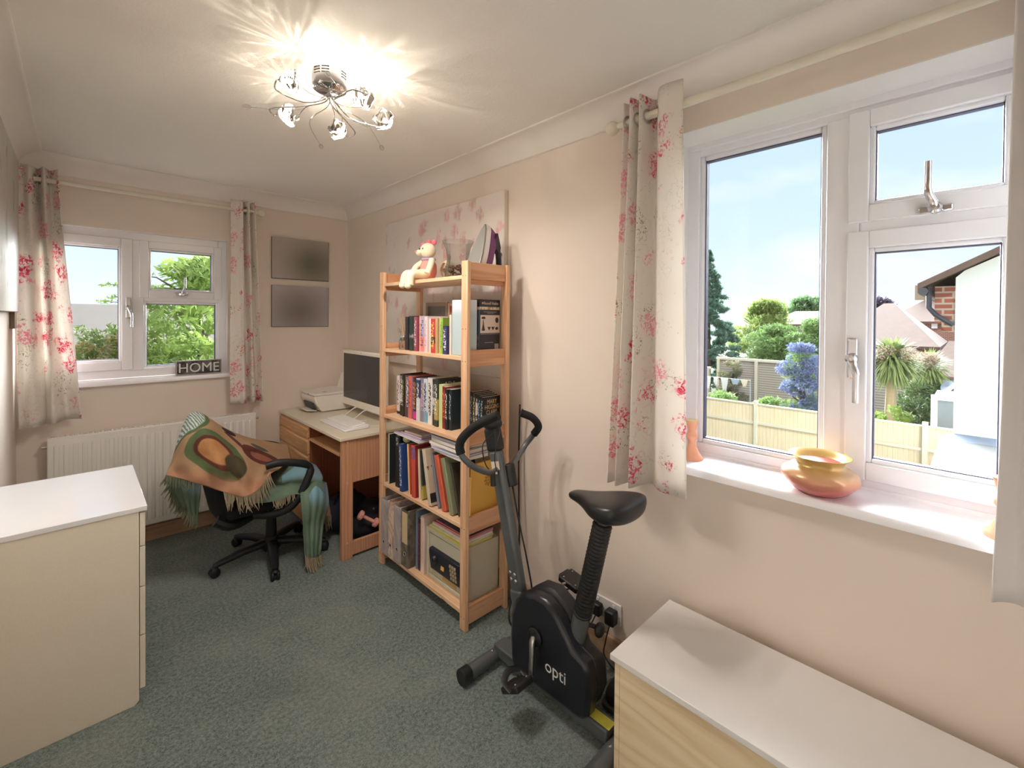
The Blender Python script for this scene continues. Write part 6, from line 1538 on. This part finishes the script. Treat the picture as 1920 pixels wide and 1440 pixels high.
MB().box(9.3, 13.3, -7.0, 0.215, GZ, 2.1).prism([(-7.0,2.1),(0.215,2.1),(0.12,2.20),(-3.4,4.1),(-7.0,2.6)], 9.3, 13.3, 'YZ').build('white_wall', wm, t, smooth=0)
MB().box(9.34, 13.3, 0.215, 0.44, 1.42, 1.98).box(9.34, 13.3, 0.215, 0.36, 1.30, 1.42).build('brick_eaves', MT['brick'], t, smooth=0)
MB().add([(9.1,0.62,1.93),(13.5,0.62,1.93),(13.5,-3.4,4.22),(9.1,-3.4,4.22),(9.1,0.62,2.02),(13.5,0.62,2.02),(13.5,-3.4,4.32),(9.1,-3.4,4.32)],[(0,3,2,1),(4,5,6,7),(0,1,5,4),(1,2,6,5),(2,3,7,6),(3,0,4,7)]).build('tiled_verge', ROOF1, t, smooth=0)
MB().tube([(9.25,0.50,1.97),(9.25,0.50,1.66),(9.22,0.42,1.55),(9.22,0.30,1.45),(9.22,0.23,1.40)], 0.035, 10).cyl((9.1,0.56,1.90),(13.4,0.56,1.90),0.06,n=12).build('gutter', plain('dark_gutter', (52,54,66), 0.5), t)
MB().lathe([(0,0),(0.08,0.012),(0.09,0.022),(0,0.006)], (9.28,0.27,0.48), 24, (-0.7,0.5,0.5)).build('satellite_dish', plain('grey_dish', (120,134,150), 0.5), t)
# boundary fence of close boards
n = NT('weathered_fence_boards', 0.85); v = n.co()
bx_ = n.wave(n.map(v, (0,1,0)), 3.4, 0.2, 1, 1, 'Y', 'SAW')
c = n.mix(n.noise(n.map(v,(1,6,.7)), 3, 4), lin((234,216,180), .8), lin((196,178,150), .8)); c = n.mix(n.m('MULTIPLY', n.ss(bx_, 0.90, 0.99), 0.5), c, lin((110,96,76)))
n.color(c); MT['fence'] = n.mat
MT['post_w'] = plain('pale_post', (250,240,214), 0.8, var=0.08)
FX = 13.6
FP = [9.46, 7.72, 5.98, 4.24, 2.50, 0.76, -0.98, -2.72]
names = ['far left, mostly hidden', 'second from the left', 'behind the left edge of the glass', 'the one left of the centre mullion', 'behind the centre mullion', 'under the palm', 'beside the white house', 'hidden end']
for i in range(len(FP)-1):
    t = thing('board_fence', 'board fence panel across the gardens between posts, number %d along from the left of the large window' % (i+1), 'fence', (FX, FP[i+1], GZ), 'board fence panels beyond the large window')
    t['label'] = 'board fence panel beyond the large window, '+['far left end behind the curtain','second panel from the far left','panel at the left edge of the glass','panel left of the centre mullion','panel behind the centre mullion','panel below the spiky palm','panel behind the white house'][i]
    MB().box(FX+0.02, FX+0.045, FP[i+1]+0.05, FP[i]-0.05, GZ, -0.92).build('boards', MT['fence'], t, smooth=0)
    MB().box(FX-0.01, FX+0.06, FP[i+1]+0.05, FP[i]-0.05, -0.92, -0.88).build('capping', MT['post_w'], t, bevel=0.005)
    for z in (-1.45, -2.35): MB().box(FX-0.03, FX+0.02, FP[i+1]+0.05, FP[i]-0.05, z, z+0.07).build('rail', MT['post_w'], t)
for i, y in enumerate(FP):
    tag(MB().box(FX-0.06, FX+0.06, y-0.05, y+0.05, GZ, -0.80).build('fence_post', MT['post_w'], None, bevel=0.01), 'pale fence post beyond the large window, '+names[i], 'fence post', 'fence posts beyond the large window')
# second line of garden: wattle fence, plants
n = NT('woven_panel', 0.85); v = n.co(); w_ = n.wave(n.map(v,(0,0,1)), 3.2, 0.2, 1, 1, 'Z'); n.color(n.mix(w_, lin((214,204,190)), lin((160,150,138)))); MT['woven'] = n.mat
for i, (y0, y1, z1_) in enumerate(((8.6, 12.2, -0.85),(4.9, 8.3, -0.35),(1.6, 4.8, -0.42))):
    t = thing('garden_fence', 'pale horizontal slatted fence behind the washing line, '+['left part','middle part','right part behind the blue shrub'][i], 'fence', (21.2,(y0+y1)/2,GZ), 'slatted garden fences')
    MB().box(21.2, 21.26, y0, y1, GZ, z1_).build('slats', MT['woven'], t, smooth=0)
    MB().box(21.12, 21.32, y0, y1, z1_, z1_+0.10).build('capping', MT['post_w'], t)
    for y_ in (y0+0.1, (y0+y1)/2, y1-0.1): MB().box(21.08, 21.2, y_-0.06, y_+0.06, GZ, z1_).build('upright', MT['post_w'], t)
t = tree('tall blue-green conifer at the left edge of the large window', 26.5, 10.9, -2.4, 5.6, 1.0, DARK, 41, 10, 0.1, cl=2)
for ch in list(t.children): bpy.data.objects.remove(ch)
bl = []; rr = random.Random(5)
for k in range(70):
    f = k/69; z = -2.2+7.6*f; w_ = 2.0*(1-f)**0.8+0.08
    for j in range(3):
        a = rr.uniform(0,6.28); q = w_*rr.uniform(0.4,1.0); bl.append((26.5+q*math.cos(a), 10.9+q*math.sin(a), z, 0.34*(1-f)+0.10, 0.34*(1-f)+0.10, 0.13))
leaves('foliage', bl, 30000, 0.12, DARK, t, 42); MB().tube([(26.5,10.9,GZ),(26.5,10.9,5.5)], [0.22,0.02], 10).build('trunk', MT['bark'], t)
tree('yellow-green rounded tree beyond the fence, left of the window centre', 30, 9.0, -2.0, 2.7, 1.9, YEL, 51, 14000, 0.14, cl=50)
tree('mid-green shrubs below the yellow-green tree', 27.5, 7.6, -2.2, 1.2, 1.9, MID, 52, 12000, 0.12, cl=44, nm='shrub', cat='shrub')
tree('green bush left of the blue-flowered shrub, against the mullion', 26.5, 5.6, -2.2, 1.55, 1.5, MID, 53, 9000, 0.11, cl=36, nm='shrub', cat='shrub')
tree('far mid-green tree crown above the tiled roof', 48, 10.8, -1, 3.6, 2.6, leafmat('far_green', (110,150,96), (140,176,120)), 54, 6000, 0.26, cl=30)
tree('small leafy bush under the yellow-green tree, by the garden fence', 20.3, 7.3, -2.5, -0.05, 0.7, leafmat('rose_bush_leaves', (130,150,100), (186,170,140)), 55, 4000, 0.07, nm='shrub', cat='shrub')
tree('dark purple-leaved tree on the skyline beside the brick house', 62, 7.1, -1, 4.0, 2.3, leafmat('purple_leaves', (74,64,86), (104,92,112)), 56, 6000, 0.28, cl=30)
t = tree('blue-flowered ceanothus shrub in front of the slatted fence', 17.2, 3.95, -1.6, 0.72, 0.78, leafmat('blue_blossom', (126,144,196), (160,174,214)), 57, 11000, 0.050, nm='shrub', cat='shrub', cl=40)
leaves('green_foliage', clumps(17.2, 3.95, -1.6, 0.5, 0.72, 30, 58), 3500, 0.05, MID, t, 58)
for (x_, y_, z_, r_, sd, lb) in ((15.2, 5.7, -0.9, 0.7, 61, 'low green bush right behind the fence at the left of the window'), (15.4, 4.3, -0.95, 0.8, 62, 'low bright green bush behind the fence left of the mullion'), (16.6, 2.6, -0.9, 0.9, 63, 'low grassy bush behind the mullion'), (14.9, 1.5, -0.70, 0.55, 64, 'bright green grassy clump under the palm')):
    tree(lb, x_, y_, -2.4, z_, r_, MID if sd != 64 else LIME, sd, 3500, 0.07, nm='shrub', cat='shrub', trunk=False, cl=24)
tree('dark green climbing foliage on the fence behind the palm', 18.0, 1.0, -2.6, -0.35, 1.2, leafmat('ivy', (66,92,52), (100,124,70)), 65, 7000, 0.08, nm='shrub', cat='shrub', cl=36, trunk=False)
# palm (cordyline)
def palm(label, cx, cy, h, r, seed, nb=260):
    t = thing('cordyline_palm', label, 'palm', (cx, cy, GZ))
    MB().tube([(cx,cy,GZ),(cx+0.03,cy+0.02,-1.0),(cx,cy,h-0.1)], [0.16,0.13,0.10], 12).build('trunk', plain('pale_palm_trunk', (206,184,146), 0.9, var=0.2, bump=0.4, bscale=20), t)
    g = random.Random(seed); mb = MB()
    for k in range(nb):
        a = g.uniform(0,6.28); e = g.uniform(-1.15,1.3); d = Vector((math.cos(a)*math.cos(e), math.sin(a)*math.cos(e), math.sin(e)))
        L_ = r*g.uniform(0.75,1.1); c = Vector((cx,cy,h)); p1 = c+d*L_*0.55; p2 = c+d*L_+Vector((0,0,-0.30*L_*g.uniform(.4,1.2)))
        s = d.cross(Vector((0,0,1))).normalized()*0.030
        mb.add([c-s*0.6,c+s*0.6,p1+s,p1-s,p2], [(0,1,2,3),(3,2,4)])
    mb.build('blades', leafmat('palm_blades', (110,138,70), (176,190,120), 0.25), t, smooth=0)
    fl = [(cx-0.3, cy+g.uniform(-0.5,0.4), h+0.1+g.uniform(-0.1,0.25), 0.2, 0.2, 0.16) for k in range(3)]
    leaves('flower_plume', fl, 1500, 0.03, leafmat('buff_plumes', (214,184,160), (226,204,184)), t, seed+2); return t
palm('large spiky palm with buff flower plumes in the right-hand pane', 16.2, 1.60, 0.40, 0.80, 71, 800)
palm('second palm behind, with pinkish plumes beside the white house', 18.5, 0.98, 0.05, 0.75, 72, 420)
# washing line
t = thing('washing_line', 'rotary line post and wire beyond the fence', 'washing line', (17.5, 5.6, GZ))
MB().cyl((17.5,5.62,GZ),(17.5,5.66,-0.72),0.022,n=10).cyl((17.5,9.6,GZ),(17.5,9.6,-0.6),0.03,n=10).build('pole', plain('pale_metal_pole', (176,190,206), 0.4), t)
MB().tube(spline([(17.5,9.6,-0.62),(17.5,7.6,-0.72),(17.5,5.66,-0.73)],8),0.006,6).build('line', MT['white_paint'], t)
for i, (y0, y1, hh, col, lb) in enumerate(((7.42,7.06,0.52,(236,238,242),'white sheet, leftmost on the washing line'),(6.98,6.78,0.36,(240,242,246),'white cloth, second on the washing line'),(6.70,6.42,0.50,(232,236,242),'white garment, third on the washing line'),(6.34,6.02,0.22,(170,190,214),'pale blue cloth on the washing line'),(5.98,5.74,0.28,(238,226,206),'cream cloth, rightmost on the washing line'))):
    G_ = [[(17.5+0.02*math.sin(9*b_+a_*2), y0+(y1-y0)*b_/6+0.03*a_*(b_/6-0.5), -0.725-hh*a_/5) for b_ in range(7)] for a_ in range(6)]
    tag(MB().grid(G_).build('washing', plain('washing_%d' % i, col, 0.9, var=0.03), None, solid=0.01, smooth=60), lb, 'laundry', 'clothes on the washing line')
# houses beyond
t = house('brick house with a hipped brown roof on the skyline beside the white wall', 45, 55, -3.5, 4.75, 1.45, 4.0, MT['brick'], ROOF1, 'Y', hip=0.75)
MB().box(48.5, 49.6, 2.45, 3.45, 3.2, 4.35).build('chimney', plain('buff_chimney', (206,186,156), 0.9, var=0.1), t)
for y_ in (3.05, 2.1): 
    MB().box(44.9, 45.0, y_-0.16, y_+0.16, 0.95, 1.33).build('window', MT['white_gloss'], t); 
house('low brown tiled roof in the middle distance behind the palm', 27, 31.5, -3, 1.3, -0.9, 0.55, RENDER, ROOF1, 'Y', hip=0.3)
house('brown tiled house behind the palm, left of the brick house', 33, 42, 1.6, 6.2, 0.1, 2.6, MT['brick'], ROOF1, 'Y', hip=0.9)
house('small tiled roof above the green shrubs left of the centre mullion', 36, 42, 6.9, 10.2, 1.2, 2.15, RENDER, ROOF1, 'Y', hip=0.5)
t = thing('garden_shed', 'white-framed shed door next to the white house wall, beyond the fence', 'shed', (12.6, 0.1, GZ))
MB().box(14.2, 15.6, -1.2, 0.66, GZ, -0.28).build('shed_walls', plain('grey_shed', (120,130,134), 0.8, var=0.15), t, smooth=0)
ring_obj('door_frame', 'X', 14.14, 14.2, -0.5, 0.70, GZ, -0.24, 0.11, t, MT['white_gloss'], 0.004)
